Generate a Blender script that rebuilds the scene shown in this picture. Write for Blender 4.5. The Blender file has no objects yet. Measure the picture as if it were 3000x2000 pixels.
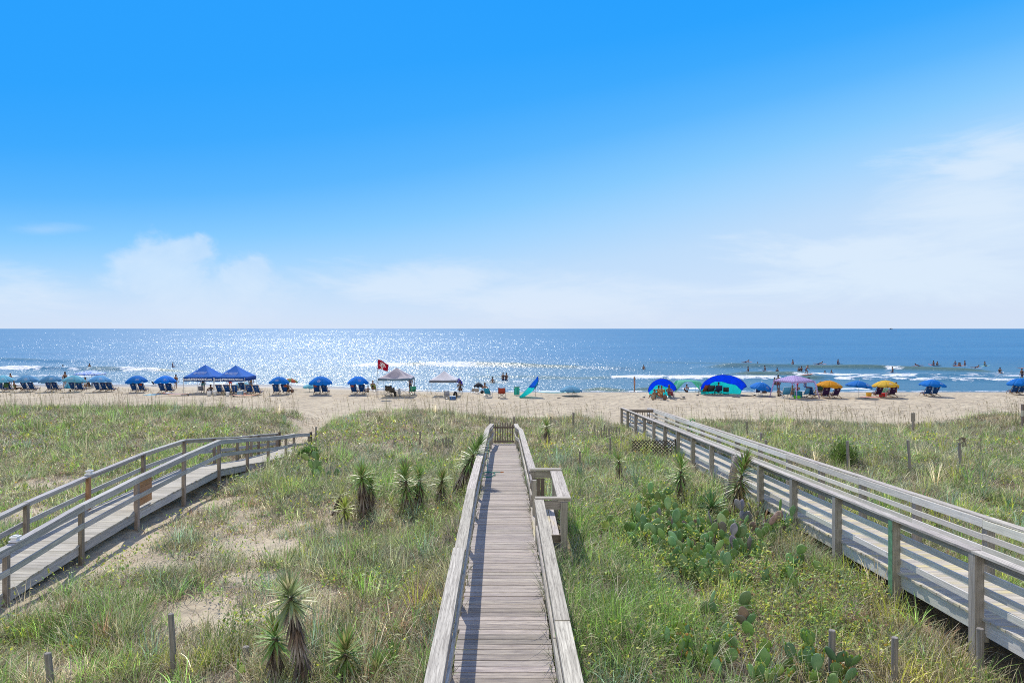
import bpy, math, random
import numpy as np
from mathutils import Vector, Matrix
R = math.radians
rnd = random.Random(7)
rng = np.random.default_rng(11)
SC = bpy.context.scene
COL = SC.collection
CAM_H = 7.4          # camera above sea level; the sea is z = 0
F = 2000.0           # focal length in photograph pixels

# ------------------------------------------------------------------ helpers
def link(o):
    COL.objects.link(o); return o

def tag(o, label=None, cat=None, group=None, kind=None):
    if label: o['label'] = label
    if cat: o['category'] = cat
    if group: o['group'] = group
    if kind: o['kind'] = kind
    return o

def thing(name, label, cat, loc=(0, 0, 0), rotz=0.0, group=None):
    o = bpy.data.objects.new(name, None); link(o)
    o.location = loc; o.rotation_euler = (0, 0, rotz); o.empty_display_size = 0.2
    return tag(o, label, cat, group)

def dup(root, loc, rotz=0.0, label=None, scale=None, group=None):
    r = root.copy(); link(r); r.location = loc; r.rotation_euler = (0, 0, rotz)
    if label: r['label'] = label
    if group: r['group'] = group
    if scale: r.scale = (scale, scale, scale)
    for ch in list(root.children):
        c = ch.copy(); link(c); c.parent = r
        for g in list(ch.children):
            d = g.copy(); link(d); d.parent = c
    return r

class MB:
    """collects primitives into one mesh; uv runs along the grain; 'tint' is a per-primitive colour factor"""
    def __init__(s):
        s.v = []; s.f = []; s.uv = []; s.t = []; s.sm = []
    def add(s, vs, fs, uvs=None, tint=None, smooth=False):
        b = len(s.v); s.v += [tuple(p) for p in vs]
        tint = tint if tint is not None else (1, 1, 1)
        s.t += [tint] * len(vs)
        for k, f in enumerate(fs):
            s.f.append(tuple(b + i for i in f))
            s.uv += (uvs[k] if uvs else [(vs[i][0], vs[i][1]) for i in f])
            s.sm.append(smooth)
    def obox(s, c, ax, ay, az, L, W, H, tint=None, bev=0.0):
        """box centred at c with unit axes; L runs along ax (the grain)"""
        c = Vector(c); o1, o2 = rnd.random() * 20, rnd.random() * 20
        if tint is None:
            g = rnd.uniform(0.82, 1.12); tint = (g, g * rnd.uniform(0.97, 1.02), g * rnd.uniform(0.94, 1.03))
        vs = []
        for sx in (-1, 1):
            for sy in (-1, 1):
                for sz in (-1, 1):
                    vs.append(c + ax * (sx * L / 2) + ay * (sy * W / 2) + az * (sz * H / 2))
        fs = [(0, 1, 3, 2), (4, 6, 7, 5), (0, 4, 5, 1), (2, 3, 7, 6), (0, 2, 6, 4), (1, 5, 7, 3)]
        def co(i):
            return ((i >> 2 & 1) - .5) * L, ((i >> 1 & 1) - .5) * W, ((i & 1) - .5) * H
        uvs = []
        for k, f in enumerate(fs):
            u = []
            for i in f:
                a, b, d = co(i)
                if k < 2: u.append((b * .3 + o1, d + o2))
                elif k < 4: u.append((a + o1, d + o2 + 3))
                else: u.append((a + o1, b + o2))
            uvs.append(u)
        s.add(vs, fs, uvs, tint)
    def box(s, c, size, tint=None, rz=0.0):
        """axis box; grain along its longest side"""
        ex = [Vector((math.cos(rz), math.sin(rz), 0)), Vector((-math.sin(rz), math.cos(rz), 0)), Vector((0, 0, 1))]
        o = sorted(range(3), key=lambda i: -size[i])
        s.obox(c, ex[o[0]], ex[o[1]], ex[o[2]], size[o[0]], size[o[1]], size[o[2]], tint)
    def bar(s, p0, p1, w, h, tint=None, up=(0, 0, 1)):
        """board from p0 to p1, w across, h along 'up'"""
        p0, p1 = Vector(p0), Vector(p1); a = (p1 - p0); L = a.length; a.normalize()
        up = Vector(up)
        if abs(a.dot(up)) > .98: up = Vector((0, 1, 0))
        b = up.cross(a).normalized(); c = a.cross(b).normalized()
        s.obox((p0 + p1) / 2, a, b, c, L, w, h, tint)
    def tube(s, pts, rad, n=8, tint=None, smooth=True, caps=True):
        pts = [Vector(p) for p in pts]
        if not isinstance(rad, (list, tuple)): rad = [rad] * len(pts)
        vs, fs, uvs = [], [], []
        o1 = rnd.random() * 9; acc = 0; prev = None; nrm = None
        for i, p in enumerate(pts):
            t = (pts[min(i + 1, len(pts) - 1)] - pts[max(i - 1, 0)]).normalized()
            if nrm is None:
                nrm = t.orthogonal().normalized()
            else:
                nrm = (nrm - t * nrm.dot(t))
                nrm = nrm.normalized() if nrm.length > 1e-5 else t.orthogonal().normalized()
            bn = t.cross(nrm)
            for k in range(n):
                a = 2 * math.pi * k / n
                vs.append(p + (nrm * math.cos(a) + bn * math.sin(a)) * rad[i])
        for i in range(len(pts) - 1):
            L = (pts[i + 1] - pts[i]).length
            for k in range(n):
                k2 = (k + 1) % n
                fs.append((i * n + k, i * n + k2, (i + 1) * n + k2, (i + 1) * n + k))
                uvs.append([(acc + o1, k / n * .4), (acc + o1, (k + 1) / n * .4), (acc + L + o1, (k + 1) / n * .4), (acc + L + o1, k / n * .4)])
            acc += L
        if caps:
            fs.append(tuple(reversed(range(n)))); uvs.append([(o1, i * .01) for i in range(n)])
            m = (len(pts) - 1) * n
            fs.append(tuple(range(m, m + n))); uvs.append([(o1, i * .01) for i in range(n)])
        s.add(vs, fs, uvs, tint, smooth)
    def ell(s, c, r, nu=10, nv=6, tint=None, M=None, smooth=True):
        vs, fs = [], []
        c = Vector(c)
        for j in range(nv + 1):
            ph = math.pi * j / nv - math.pi / 2
            for i in range(nu):
                a = 2 * math.pi * i / nu
                p = Vector((r[0] * math.cos(ph) * math.cos(a), r[1] * math.cos(ph) * math.sin(a), r[2] * math.sin(ph)))
                if M: p = M @ p
                vs.append(c + p)
        for j in range(nv):
            for i in range(nu):
                i2 = (i + 1) % nu
                fs.append((j * nu + i, j * nu + i2, (j + 1) * nu + i2, (j + 1) * nu + i))
        s.add(vs, fs, None, tint, smooth)
    def sheet(s, rows, tint=None, smooth=True, th=0.0):
        """surface through rows of points"""
        n = len(rows[0]); vs = [p for r in rows for p in r]; fs = []
        for j in range(len(rows) - 1):
            for i in range(n - 1):
                fs.append((j * n + i, j * n + i + 1, (j + 1) * n + i + 1, (j + 1) * n + i))
        s.add(vs, fs, None, tint, smooth)
    def build(s, name, mat, parent=None, origin=(0, 0, 0), solid=0.0):
        me = bpy.data.meshes.new(name)
        ox, oy, oz = origin
        me.from_pydata([(a - ox, b - oy, c - oz) for a, b, c in s.v], [], s.f)
        uv = me.uv_layers.new(name='UVMap')
        uv.data.foreach_set('uv', [c for p in s.uv for c in p])
        ca = me.color_attributes.new('tint', 'FLOAT_COLOR', 'POINT')
        ca.data.foreach_set('color', [c for t in s.t for c in (t[0], t[1], t[2], 1.0)])
        me.polygons.foreach_set('use_smooth', s.sm)
        me.materials.append(mat)
        o = bpy.data.objects.new(name, me); link(o)
        if parent is not None: o.parent = parent
        else: o.location = origin
        if solid:
            m = o.modifiers.new('thickness', 'SOLIDIFY'); m.thickness = solid; m.offset = 0
        me.update()
        return o

def np_mesh(name, verts, quads, mat, cols=None, smooth=True, attrs=None):
    """fast mesh from numpy arrays; quads (M,4)"""
    me = bpy.data.meshes.new(name)
    n, m = len(verts), len(quads)
    me.vertices.add(n); me.vertices.foreach_set('co', np.ascontiguousarray(verts, dtype=np.float32).ravel())
    me.loops.add(m * 4); me.loops.foreach_set('vertex_index', np.ascontiguousarray(quads, dtype=np.int32).ravel())
    me.polygons.add(m); me.polygons.foreach_set('loop_start', np.arange(0, m * 4, 4, dtype=np.int32))
    me.polygons.foreach_set('use_smooth', np.full(m, smooth))
    me.update(calc_edges=True)
    if cols is not None:
        ca = me.color_attributes.new('tint', 'FLOAT_COLOR', 'POINT')
        c4 = np.ones((n, 4), dtype=np.float32); c4[:, :3] = cols
        ca.data.foreach_set('color', c4.ravel())
    for k, a in (attrs or {}).items():
        at = me.attributes.new(k, 'FLOAT', 'POINT'); at.data.foreach_set('value', a.astype(np.float32).ravel())
    me.materials.append(mat)
    o = bpy.data.objects.new(name, me); link(o)
    return o

# value noise on a lattice
_LAT = rng.random((256, 256))
def vnoise(x, y):
    x = np.asarray(x, float); y = np.asarray(y, float)
    xi = np.floor(x).astype(int); yi = np.floor(y).astype(int)
    fx = x - xi; fy = y - yi
    fx = fx * fx * (3 - 2 * fx); fy = fy * fy * (3 - 2 * fy)
    a = _LAT[xi & 255, yi & 255]; b = _LAT[(xi + 1) & 255, yi & 255]
    c = _LAT[xi & 255, (yi + 1) & 255]; d = _LAT[(xi + 1) & 255, (yi + 1) & 255]
    return (a * (1 - fx) + b * fx) * (1 - fy) + (c * (1 - fx) + d * fx) * fy
def fbm(x, y, o=4):
    s = 0; a = .5
    for k in range(o):
        s = s + a * vnoise(x * 2 ** k + 17 * k, y * 2 ** k + 31 * k); a *= .5
    return s / (1 - .5 ** o)
def sstep(a, b, x):
    t = np.clip((x - a) / (b - a), 0, 1); return t * t * (3 - 2 * t)

# ------------------------------------------------------------------ the lie of the land (heights relative to camera in the tables)
def cx_mid(d): return -0.0118 * d
def deck_mid(d): return CAM_H + np.interp(d, [3, 8.7, 14, 17, 21.5, 25, 30, 33], [-4.55, -4.5, -4.4, -4.45, -4.75, -4.97, -5.32, -5.56])
LD = [9, 13.5, 15.85, 18.2, 20.8, 23.3, 25.8, 28, 30.2, 31.3, 33.7]
def deck_left(d): return CAM_H + np.interp(d, LD, [-5.5, -5.2, -4.99, -4.87, -4.82, -4.8, -5.12, -5.42, -5.62, -5.7, -5.9])
def deck_right(d): return CAM_H - (3.86 + .0506 * d)
CREST_PX = [-800, 0, 300, 700, 850, 930, 1000, 1060, 1150, 1300, 1400, 1500, 1700, 1820, 1930, 2000, 2100, 2200, 2400, 2550, 2650, 2750, 2900, 3000, 3800]
CREST_Z = [-4.9, -4.95, -4.95, -5.1, -5.3, -5.85, -5.6, -5.25, -5.15, -5.2, -5.55, -5.8, -5.7, -6.1, -6.2, -6.0, -5.9, -5.95, -5.95, -6.1, -6.2, -6.1, -5.8, -5.6, -5.6]
def waterline(x): return 90.8 - 10.8 * sstep(-34, -4, x)
def gz(x, y):
    """ground height at world x, y"""
    x = np.asarray(x, float); y = np.asarray(y, float)
    swale = -5.28 + .22 * (fbm(x / 7 + 3, y / 7) - .5) * 2 + .07 * (fbm(x / 1.3, y / 1.3) - .5) * 2
    swale = swale - .25 * sstep(22, 34, y) * np.exp(-(x / 6.0) ** 2)
    swale = swale + .62 * np.exp(-((x - .6) / 2.3) ** 2) * sstep(7, 10, y) * (1 - sstep(17, 23, y)) - .18 * np.exp(-((x + 9.6) / .9) ** 2)
    px = 1500 + x / .021
    crest = np.interp(px, CREST_PX, CREST_Z) + .22 * (fbm(x / 3, y / 3 + 9) - .5)
    t = sstep(26, 40, y)
    z = swale * (1 - t) + crest * t
    W = waterline(x)
    beach = np.where(y < 68, -6.25 - .25 * (np.maximum(y, 40) - 46) / 22, -6.5 - .9 * (y - 68) / (W - 68))
    beach = beach + .05 * (fbm(x / 5, y / 3) - .5) * (1 - sstep(70, 78, y))
    edge = 44 + 2.5 * (fbm(x / 6, 4.2) - .5)
    t2 = sstep(edge, edge + 6, y)
    z = z * (1 - t2) + beach * t2
    # trail from the left walkway to the beach
    tx = np.interp(y, [30, 36, 42, 50], [-10.8, -11.2, -12.0, -13.5])
    m = np.exp(-((x - tx) / 1.1) ** 2) * sstep(31, 34, y) * (1 - sstep(46, 50, y))
    z = z - .25 * m
    # keep the sand under the three walkways
    for fn, cxx, hw, y1 in ((deck_mid, cx_mid(y), .8, 33.5), (deck_left, -10.71 + 0 * y, .85, 34.0), (deck_right, 7.975 + 0 * y, 1.0, 45.5)):
        lim = fn(np.clip(y, 3, y1)) - CAM_H - .22
        w = (1 - sstep(hw, hw + .8, np.abs(x - cxx))) * (1 - sstep(y1, y1 + 2.5, y))
        z = np.where(z > lim, z * (1 - w) + lim * w, z)
    return z + CAM_H
def gz1(x, y): return float(gz(np.array([x]), np.array([y]))[0])

def place(px, py, zfn=None):
    """world point of the ground seen at photograph pixel px, py"""
    u = (px - 1500) / F; v = (py - 963) / F
    lo = 8.0
    d = np.arange(8, 95, .05)
    g = gz(u * d, d)
    ray = CAM_H - v * d
    k = np.argmax(ray <= g)
    if ray[k] > g[k]: k = len(d) - 1
    return Vector((u * d[k], d[k], float(g[k])))
def sea_at(px, py):
    d = CAM_H * F / (py - 963)
    return Vector(((px - 1500) / F * d, d, 0))
# ------------------------------------------------------------------ materials
class NT:
    def __init__(s, tree): s.t = tree; s.n = tree.nodes; s.l = tree.links
    def node(s, typ, **kw):
        n = s.n.new(typ)
        for k, v in kw.items(): setattr(n, k, v)
        return n
    def put(s, sock, v):
        if isinstance(v, bpy.types.NodeSocket): s.l.new(v, sock)
        else:
            if sock.type == 'RGBA' and not hasattr(v, '__len__'): v = (v, v, v, 1)
            if sock.type == 'RGBA' and len(v) == 3: v = (*v, 1)
            if sock.type == 'VECTOR' and not hasattr(v, '__len__'): v = (v, v, v)
            sock.default_value = v
    def math(s, op, a, b=0.0, c=None, clamp=False):
        n = s.node('ShaderNodeMath', operation=op); n.use_clamp = clamp
        s.put(n.inputs[0], a); s.put(n.inputs[1], b)
        if c is not None: s.put(n.inputs[2], c)
        return n.outputs[0]
    def mapr(s, v, a, b, c=0.0, d=1.0, smooth=False):
        n = s.node('ShaderNodeMapRange')
        if smooth: n.interpolation_type = 'SMOOTHSTEP'
        s.put(n.inputs[0], v)
        for i, q in enumerate((a, b, c, d)): s.put(n.inputs[i + 1], q)
        return n.outputs[0]
    def mix(s, f, a, b, mode='MIX'):
        n = s.node('ShaderNodeMix', data_type='RGBA'); n.blend_type = mode
        s.put(n.inputs[0], f); s.put(n.inputs[6], a); s.put(n.inputs[7], b)
        return n.outputs[2]
    def noise(s, vec, scale, detail=4.0, rough=.55, dist=0.0, dim='3D', w=None):
        n = s.node('ShaderNodeTexNoise'); n.noise_dimensions = dim
        if vec is not None: s.put(n.inputs['Vector'], vec)
        n.inputs['Scale'].default_value = scale; n.inputs['Detail'].default_value = detail
        n.inputs['Roughness'].default_value = rough; n.inputs['Distortion'].default_value = dist
        return n.outputs['Fac']
    def scale(s, vec, sc, loc=(0, 0, 0)):
        n = s.node('ShaderNodeMapping'); s.put(n.inputs[0], vec)
        n.inputs['Scale'].default_value = sc; n.inputs['Location'].default_value = loc
        return n.outputs[0]
    def ramp(s, f, stops):
        n = s.node('ShaderNodeValToRGB'); s.put(n.inputs[0], f); e = n.color_ramp.elements
        while len(e) < len(stops): e.new(.5)
        for i, (p, c) in enumerate(stops):
            e[i].position = p; e[i].color = (*c, 1) if len(c) == 3 else c
        return n.outputs[0]
    def bump(s, h, strength=.3, dist=.02, nrm=None):
        n = s.node('ShaderNodeBump'); n.inputs['Strength'].default_value = strength; n.inputs['Distance'].default_value = dist
        s.put(n.inputs['Height'], h)
        if nrm is not None: s.put(n.inputs['Normal'], nrm)
        return n.outputs[0]
    def attr(s, name, out='Color'):
        n = s.node('ShaderNodeAttribute'); n.attribute_name = name; return n.outputs[out]

def new_mat(name):
    m = bpy.data.materials.new(name); m.use_nodes = True
    t = NT(m.node_tree); t.n.clear()
    out = t.node('ShaderNodeOutputMaterial'); return m, t, out
def princ(t, col, rough=.7, spec=.3, nrm=None, metal=0.0):
    p = t.node('ShaderNodeBsdfPrincipled')
    t.put(p.inputs['Base Color'], col); t.put(p.inputs['Roughness'], rough)
    t.put(p.inputs['Specular IOR Level'], spec); t.put(p.inputs['Metallic'], metal)
    if nrm is not None: t.l.new(nrm, p.inputs['Normal'])
    return p
def lin(r, g, b):
    f = lambda c: (c / 255 / 12.92) if c / 255 <= .04045 else ((c / 255 + .055) / 1.055) ** 2.4
    return (f(r), f(g), f(b))

_cache = {}
def plain(name, col, rough=.6, spec=.3, var=.12, metal=0.0, nscale=9.0):
    """solid coloured material with slight wear"""
    k = (name,)
    if k in _cache: return _cache[k]
    m, t, out = new_mat(name)
    tc = t.node('ShaderNodeTexCoord').outputs['Object']
    n = t.noise(tc, nscale, 4)
    f = t.mapr(n, .3, .7, 1 - var, 1 + var)
    c = t.mix(1.0, col, f, 'MULTIPLY')
    c = t.mix(1.0, c, t.attr('tint'), 'MULTIPLY')
    p = princ(t, c, rough, spec, t.bump(n, .12, .01), metal)
    t.l.new(p.outputs[0], out.inputs[0]); _cache[k] = m
    return m
def cloth(name, col, trans=.35, var=.08, rough=.8):
    k = ('c' + name,)
    if k in _cache: return _cache[k]
    m, t, out = new_mat(name)
    tc = t.node('ShaderNodeTexCoord').outputs['Object']
    n = t.noise(tc, 3.5, 5)
    c = t.mix(1.0, col, t.mapr(n, .3, .7, 1 - var, 1 + var), 'MULTIPLY')
    c = t.mix(1.0, c, t.attr('tint'), 'MULTIPLY')
    p = princ(t, c, rough, .2, t.bump(n, .35, .03))
    tr = t.node('ShaderNodeBsdfTranslucent'); t.put(tr.inputs[0], c)
    mx = t.node('ShaderNodeMixShader'); mx.inputs[0].default_value = trans
    t.l.new(p.outputs[0], mx.inputs[1]); t.l.new(tr.outputs[0], mx.inputs[2])
    t.l.new(mx.outputs[0], out.inputs[0]); _cache[k] = m
    return m
def wood(name, light, dark, crack=.35, warm=None, dscale=1.0, stain=None):
    m, t, out = new_mat(name)
    uv = t.node('ShaderNodeUVMap').outputs[0]
    g1 = t.noise(t.scale(uv, (1.6, 42, 1)), 1.0, 6, .65, .4)
    g2 = t.noise(t.scale(uv, (5, 150, 1)), 1.0, 3, .6)
    blot = t.noise(uv, 2.2 * dscale, 4, .6)
    knot = t.noise(t.scale(uv, (2.0, 9, 1)), 1.0, 2, .5, 1.2)
    c = t.mix(t.mapr(g1, .37, .62), dark, light)
    c = t.mix(t.mapr(blot, .35, .7, 0, .5), c, tuple(x * .72 for x in light))
    if warm: c = t.mix(t.mapr(t.noise(uv, .9, 3), .48, .62, 0, .75), c, warm)
    if stain: c = t.mix(t.mapr(t.noise(t.scale(uv, (.6, 3, 1), (5, 9, 0)), 1.0, 3), .5, .66, 0, .8), c, stain)
    cr = t.mapr(g2, .3, .44, 1, 0)
    c = t.mix(t.math('MULTIPLY', cr, crack), c, tuple(x * .25 for x in dark))
    c = t.mix(t.mapr(knot, .74, .8, 0, .7), c, tuple(x * .35 for x in dark))
    c = t.mix(1.0, c, t.attr('tint'), 'MULTIPLY')
    h = t.math('SUBTRACT', g1, t.math('MULTIPLY', cr, .5))
    p = princ(t, c, .85, .2, t.bump(h, .5, .006))
    t.l.new(p.outputs[0], out.inputs[0])
    return m
M = {}
M['deck_wood'] = wood('weathered_deck_wood', (.52, .465, .385), (.20, .175, .175), .55)
M['cap_wood'] = wood('weathered_rail_wood', (.62, .58, .50), (.27, .245, .21), .8)
M['post_wood'] = wood('grey_post_wood', (.44, .41, .37), (.24, .22, .20), .45)
M['left_deck'] = wood('bleached_deck_wood', (.56, .53, .455), (.28, .26, .225), .5)
M['left_wood'] = wood('bluish_weathered_wood', (.55, .55, .53), (.28, .275, .27), .45)
M['left_post'] = wood('brown_grey_post_wood', (.34, .29, .245), (.16, .135, .11), .45)
M['right_deck'] = wood('newer_deck_wood', (.60, .555, .48), (.31, .285, .25), .4, None, 1.0, (.60, .52, .27))
M['right_cap'] = wood('purple_grey_rail_wood', (.62, .58, .515), (.26, .235, .215), .8)
M['right_rail'] = wood('pale_rail_wood', (.78, .76, .68), (.56, .54, .48), .3)
M['right_post'] = wood('heavy_post_wood', (.43, .40, .355), (.25, .23, .20), .3)
M['orange_wood'] = wood('fresh_orange_wood', (.56, .34, .19), (.36, .19, .10), .25)
M['stake_wood'] = wood('old_stake_wood', (.34, .315, .29), (.16, .145, .13), .5)
M['dark_wood'] = wood('dark_wet_wood', (.12, .10, .085), (.05, .04, .035), .4)
M['gate_wood'] = wood('brown_gate_wood', (.24, .20, .17), (.11, .09, .08), .4)
M['green_paint'] = plain('chipped_green_paint', (.12, .27, .15), .6, .3, .4)
M['pole'] = plain('white_steel_pole', (.55, .56, .58), .35, .5, .05)
M['darkpole'] = plain('dark_steel_pole', (.05, .05, .055), .4, .5, .05)
M['white'] = plain('white_plastic', (.75, .76, .78), .4, .4, .05)
M['chair_wood'] = plain('oiled_chair_wood', (.30, .19, .10), .6, .3, .2)
M['metal'] = plain('bare_aluminium_tube', (.55, .56, .58), .3, .6, .05, .6)

def foliage(name, trans=.42, rough=.45, spec=.35, var=.25, gain=1.0):
    m, t, out = new_mat(name)
    c = t.attr('tint')
    if gain != 1.0: c = t.mix(1.0, c, (gain, gain, gain), 'MULTIPLY')
    p = princ(t, c, rough, spec)
    tr = t.node('ShaderNodeBsdfTranslucent'); t.put(tr.inputs[0], c)
    mx = t.node('ShaderNodeMixShader'); mx.inputs[0].default_value = trans
    t.l.new(p.outputs[0], mx.inputs[1]); t.l.new(tr.outputs[0], mx.inputs[2])
    t.l.new(mx.outputs[0], out.inputs[0]); return m
M['leaf'] = foliage('grass_blade_leaf')
M['yucca'] = foliage('stiff_yucca_leaf', .25, .4, .5)
M['dead'] = foliage('dead_hanging_leaf', .15, .8, .1)

def cactus_mat(name, a, b, c3):
    m, t, out = new_mat(name)
    tc = t.node('ShaderNodeTexCoord').outputs['Object']
    c = t.mix(t.mapr(t.noise(tc, 5, 4), .35, .65), a, b)
    c = t.mix(t.mapr(t.noise(tc, 14, 3), .58, .72, 0, .6), c, c3)
    v = t.node('ShaderNodeTexVoronoi'); v.feature = 'F1'; v.inputs['Scale'].default_value = 22
    t.put(v.inputs['Vector'], tc)
    dots = t.mapr(v.outputs['Distance'], .10, .2, 1, 0)
    c = t.mix(t.math('MULTIPLY', dots, .55), c, (.45, .40, .25))
    c = t.mix(1.0, c, t.attr('tint'), 'MULTIPLY')
    p = princ(t, c, .5, .35, t.bump(dots, .4, .008)); t.l.new(p.outputs[0], out.inputs[0]); return m
M['cactus'] = cactus_mat('green_cactus_skin', (.12, .25, .085), (.20, .34, .13), (.27, .33, .13))
M['cactus_dead'] = cactus_mat('grey_dead_cactus_skin', (.17, .155, .145), (.27, .25, .24), (.10, .085, .075))
M['fruit'] = plain('orange_cactus_fruit', (.55, .28, .08), .6, .3, .3)
M['budgreen'] = plain('yellow_green_buds', (.33, .42, .10), .6, .3, .3)

def ground_mat():
    m, t, out = new_mat('dune_and_beach_sand')
    geo = t.node('ShaderNodeNewGeometry').outputs['Position']
    veg = t.attr('litter', 'Fac'); wet = t.attr('wet', 'Fac'); trod = t.attr('trod', 'Fac')
    n1 = t.noise(geo, .35, 5); n2 = t.noise(geo, 3.0, 5); n3 = t.noise(geo, 22.0, 3, .7)
    sand = t.mix(t.mapr(n1, .35, .65), (.43, .365, .25), (.55, .475, .335))
    sand = t.mix(t.mapr(n2, .35, .62, .45, 0), sand, (.38, .31, .24))
    sand = t.mix(t.mapr(n3, .3, .5, .3, 0), sand, (.34, .27, .20))
    lit = t.mix(t.mapr(n3, .35, .6), (.085, .065, .045), (.24, .185, .12))
    lit = t.mix(t.mapr(n2, .45, .6, 0, .6), lit, (.32, .26, .17))
    f = t.mapr(t.math('ADD', veg, t.math('MULTIPLY', t.math('SUBTRACT', n2, .5), 1.3)), .35, .65)
    c = t.mix(f, sand, lit)
    wcol = t.mix(t.mapr(n2, .3, .7), (.20, .165, .13), (.25, .21, .17))
    c = t.mix(t.math('MULTIPLY', wet, .9), c, wcol)
    # footprints: dimples all over the dry beach, their shade also put into the colour
    v = t.node('ShaderNodeTexVoronoi'); v.feature = 'SMOOTH_F1'; v.inputs['Scale'].default_value = 2.3
    t.put(v.inputs['Vector'], t.scale(geo, (1, .8, 0)))
    foot = t.mapr(v.outputs['Distance'], .1, .5)
    dune = t.noise(t.scale(geo, (.9, .7, 0)), 1.0, 5, .6, .4)
    c = t.mix(t.math('MULTIPLY', trod, t.mapr(dune, .38, .5, .42, 0)), c, (.30, .245, .19))  # hollows between the mounds darkened in colour as if shaded
    h = t.math('ADD', t.math('MULTIPLY', dune, t.math('MULTIPLY', trod, 2.2)), t.math('ADD', t.math('MULTIPLY', foot, trod), t.math('MULTIPLY', n2, .6)))
    b = t.bump(h, .85, .16)
    b = t.bump(n3, .35, .02, b)
    c = t.mix(t.math('MULTIPLY', trod, t.mapr(foot, .0, .45, .5, 0)), c, (.33, .27, .21))
    rough = t.mapr(wet, 0, 1, .95, .35)
    p = princ(t, c, rough, .25, b); t.l.new(p.outputs[0], out.inputs[0]); return m
M['ground'] = ground_mat()

def sea_mat():
    m, t, out = new_mat('sea_water_and_foam')
    geo = t.node('ShaderNodeNewGeometry').outputs['Position']
    foam = t.attr('foam', 'Fac'); green = t.attr('green', 'Fac'); near = t.attr('near', 'Fac')
    sep = t.node('ShaderNodeSeparateXYZ'); t.put(sep.inputs[0], geo)
    # chop: short waves running to the shore, drawn out along the crests
    a = t.noise(t.scale(geo, (.9, 2.2, 1)), 1.0, 6, .62, .3)
    b = t.noise(t.scale(geo, (.16, .45, 1)), 1.0, 5, .6, .2)
    c_ = t.noise(t.scale(geo, (.012, .045, 1)), 1.0, 4, .6)
    big = t.noise(t.scale(geo, (.0012, .009, 1)), 1.0, 4, .6)
    deep = t.mix(t.mapr(c_, .35, .65), SEA_A, SEA_B)
    deep = t.mix(t.mapr(big, .35, .65, 0, .45), deep, SEA_C)
    # turbid inshore water is greyer and paler
    deep = t.mix(t.math('MULTIPLY', near, .75), deep, (.060, .17, .25))
    deep = t.mix(t.math('MULTIPLY', green, .9), deep, (.075, .12, .065))
    f1 = t.noise(t.scale(geo, (.34, .7, 1)), 1.0, 6, .72, .8)
    f2 = t.noise(t.scale(geo, (2.2, 3.0, 1)), 1.0, 4, .7, .4)
    fm = t.math('ADD', foam, t.math('ADD', t.math('MULTIPLY', t.math('SUBTRACT', f1, .5), 1.9), t.math('MULTIPLY', t.math('SUBTRACT', f2, .5), .55)))
    fm = t.mapr(fm, .42, .62, 0, 1, True)
    hh = t.math('ADD', t.math('MULTIPLY', a, .45), b)
    bmp = t.bump(hh, 1.0, SEA_BUMP)
    # wavelet facets: each small cell of water has its own tilt, larger ones further from the shore
    def cells(sx, sy, off):
        v = t.node('ShaderNodeTexVoronoi'); v.voronoi_dimensions = '2D'; v.inputs['Scale'].default_value = 1.0
        t.put(v.inputs['Vector'], t.scale(geo, (1 / sx, 1 / sy, 1), (off, off, 0))); return v.outputs['Color']
    f = t.mapr(sep.outputs[1], 170, 260, 0, 1); g = t.mapr(sep.outputs[1], 500, 800, 0, 1)
    cc = t.mix(g, t.mix(f, cells(.15, .55, 0), cells(.40, 3.0, 5)), cells(1.4, 30.0, 9))
    vm = t.node('ShaderNodeSeparateXYZ'); t.put(vm.inputs[0], cc)
    def tilt(o, k):
        q = t.math('SUBTRACT', vm.outputs[o], .5)
        return t.math('MULTIPLY', t.math('MULTIPLY', q, t.math('ABSOLUTE', q)), k)
    cmb = t.node('ShaderNodeCombineXYZ'); t.put(cmb.inputs[0], tilt(0, .80)); t.put(cmb.inputs[1], tilt(1, 1.15)); 
    va = t.node('ShaderNodeVectorMath', operation='ADD'); t.l.new(bmp, va.inputs[0]); t.l.new(cmb.outputs[0], va.inputs[1])
    vn = t.node('ShaderNodeVectorMath', operation='NORMALIZE'); t.l.new(va.outputs[0], vn.inputs[0])
    df = t.node('ShaderNodeBsdfDiffuse'); t.put(df.inputs[0], deep); t.l.new(bmp, df.inputs['Normal'])
    gl = t.node('ShaderNodeBsdfGlossy'); gl.inputs['Roughness'].default_value = SEA_ROUGH; t.l.new(vn.outputs[0], gl.inputs['Normal'])
    gl2 = t.node('ShaderNodeBsdfGlossy'); gl2.inputs['Roughness'].default_value = .5; t.l.new(bmp, gl2.inputs['Normal'])
    fr = t.node('ShaderNodeFresnel'); fr.inputs[0].default_value = 1.33; t.l.new(bmp, fr.inputs['Normal'])
    g12 = t.node('ShaderNodeMixShader'); g12.inputs[0].default_value = .26; t.l.new(gl.outputs[0], g12.inputs[1]); t.l.new(gl2.outputs[0], g12.inputs[2])
    # the steep little wave faces seldom mirror more than a sixth of the low sky
    water = t.node('ShaderNodeMixShader'); t.l.new(t.math('MINIMUM', fr.outputs[0], .17), water.inputs[0])
    t.l.new(df.outputs[0], water.inputs[1]); t.l.new(g12.outputs[0], water.inputs[2])
    wf = princ(t, (.80, .82, .84), .8, .2, t.bump(t.math('ADD', f1, f2), 1.0, .25))
    mx = t.node('ShaderNodeMixShader'); t.l.new(fm, mx.inputs[0])
    t.l.new(water.outputs[0], mx.inputs[1]); t.l.new(wf.outputs[0], mx.inputs[2])
    t.l.new(mx.outputs[0], out.inputs[0]); return m
SEA_A = (.028, .165, .325); SEA_B = (.045, .20, .37); SEA_C = (.016, .125, .28); SEA_BUMP = .42; SEA_ROUGH = .22
M['sea'] = sea_mat()
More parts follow.
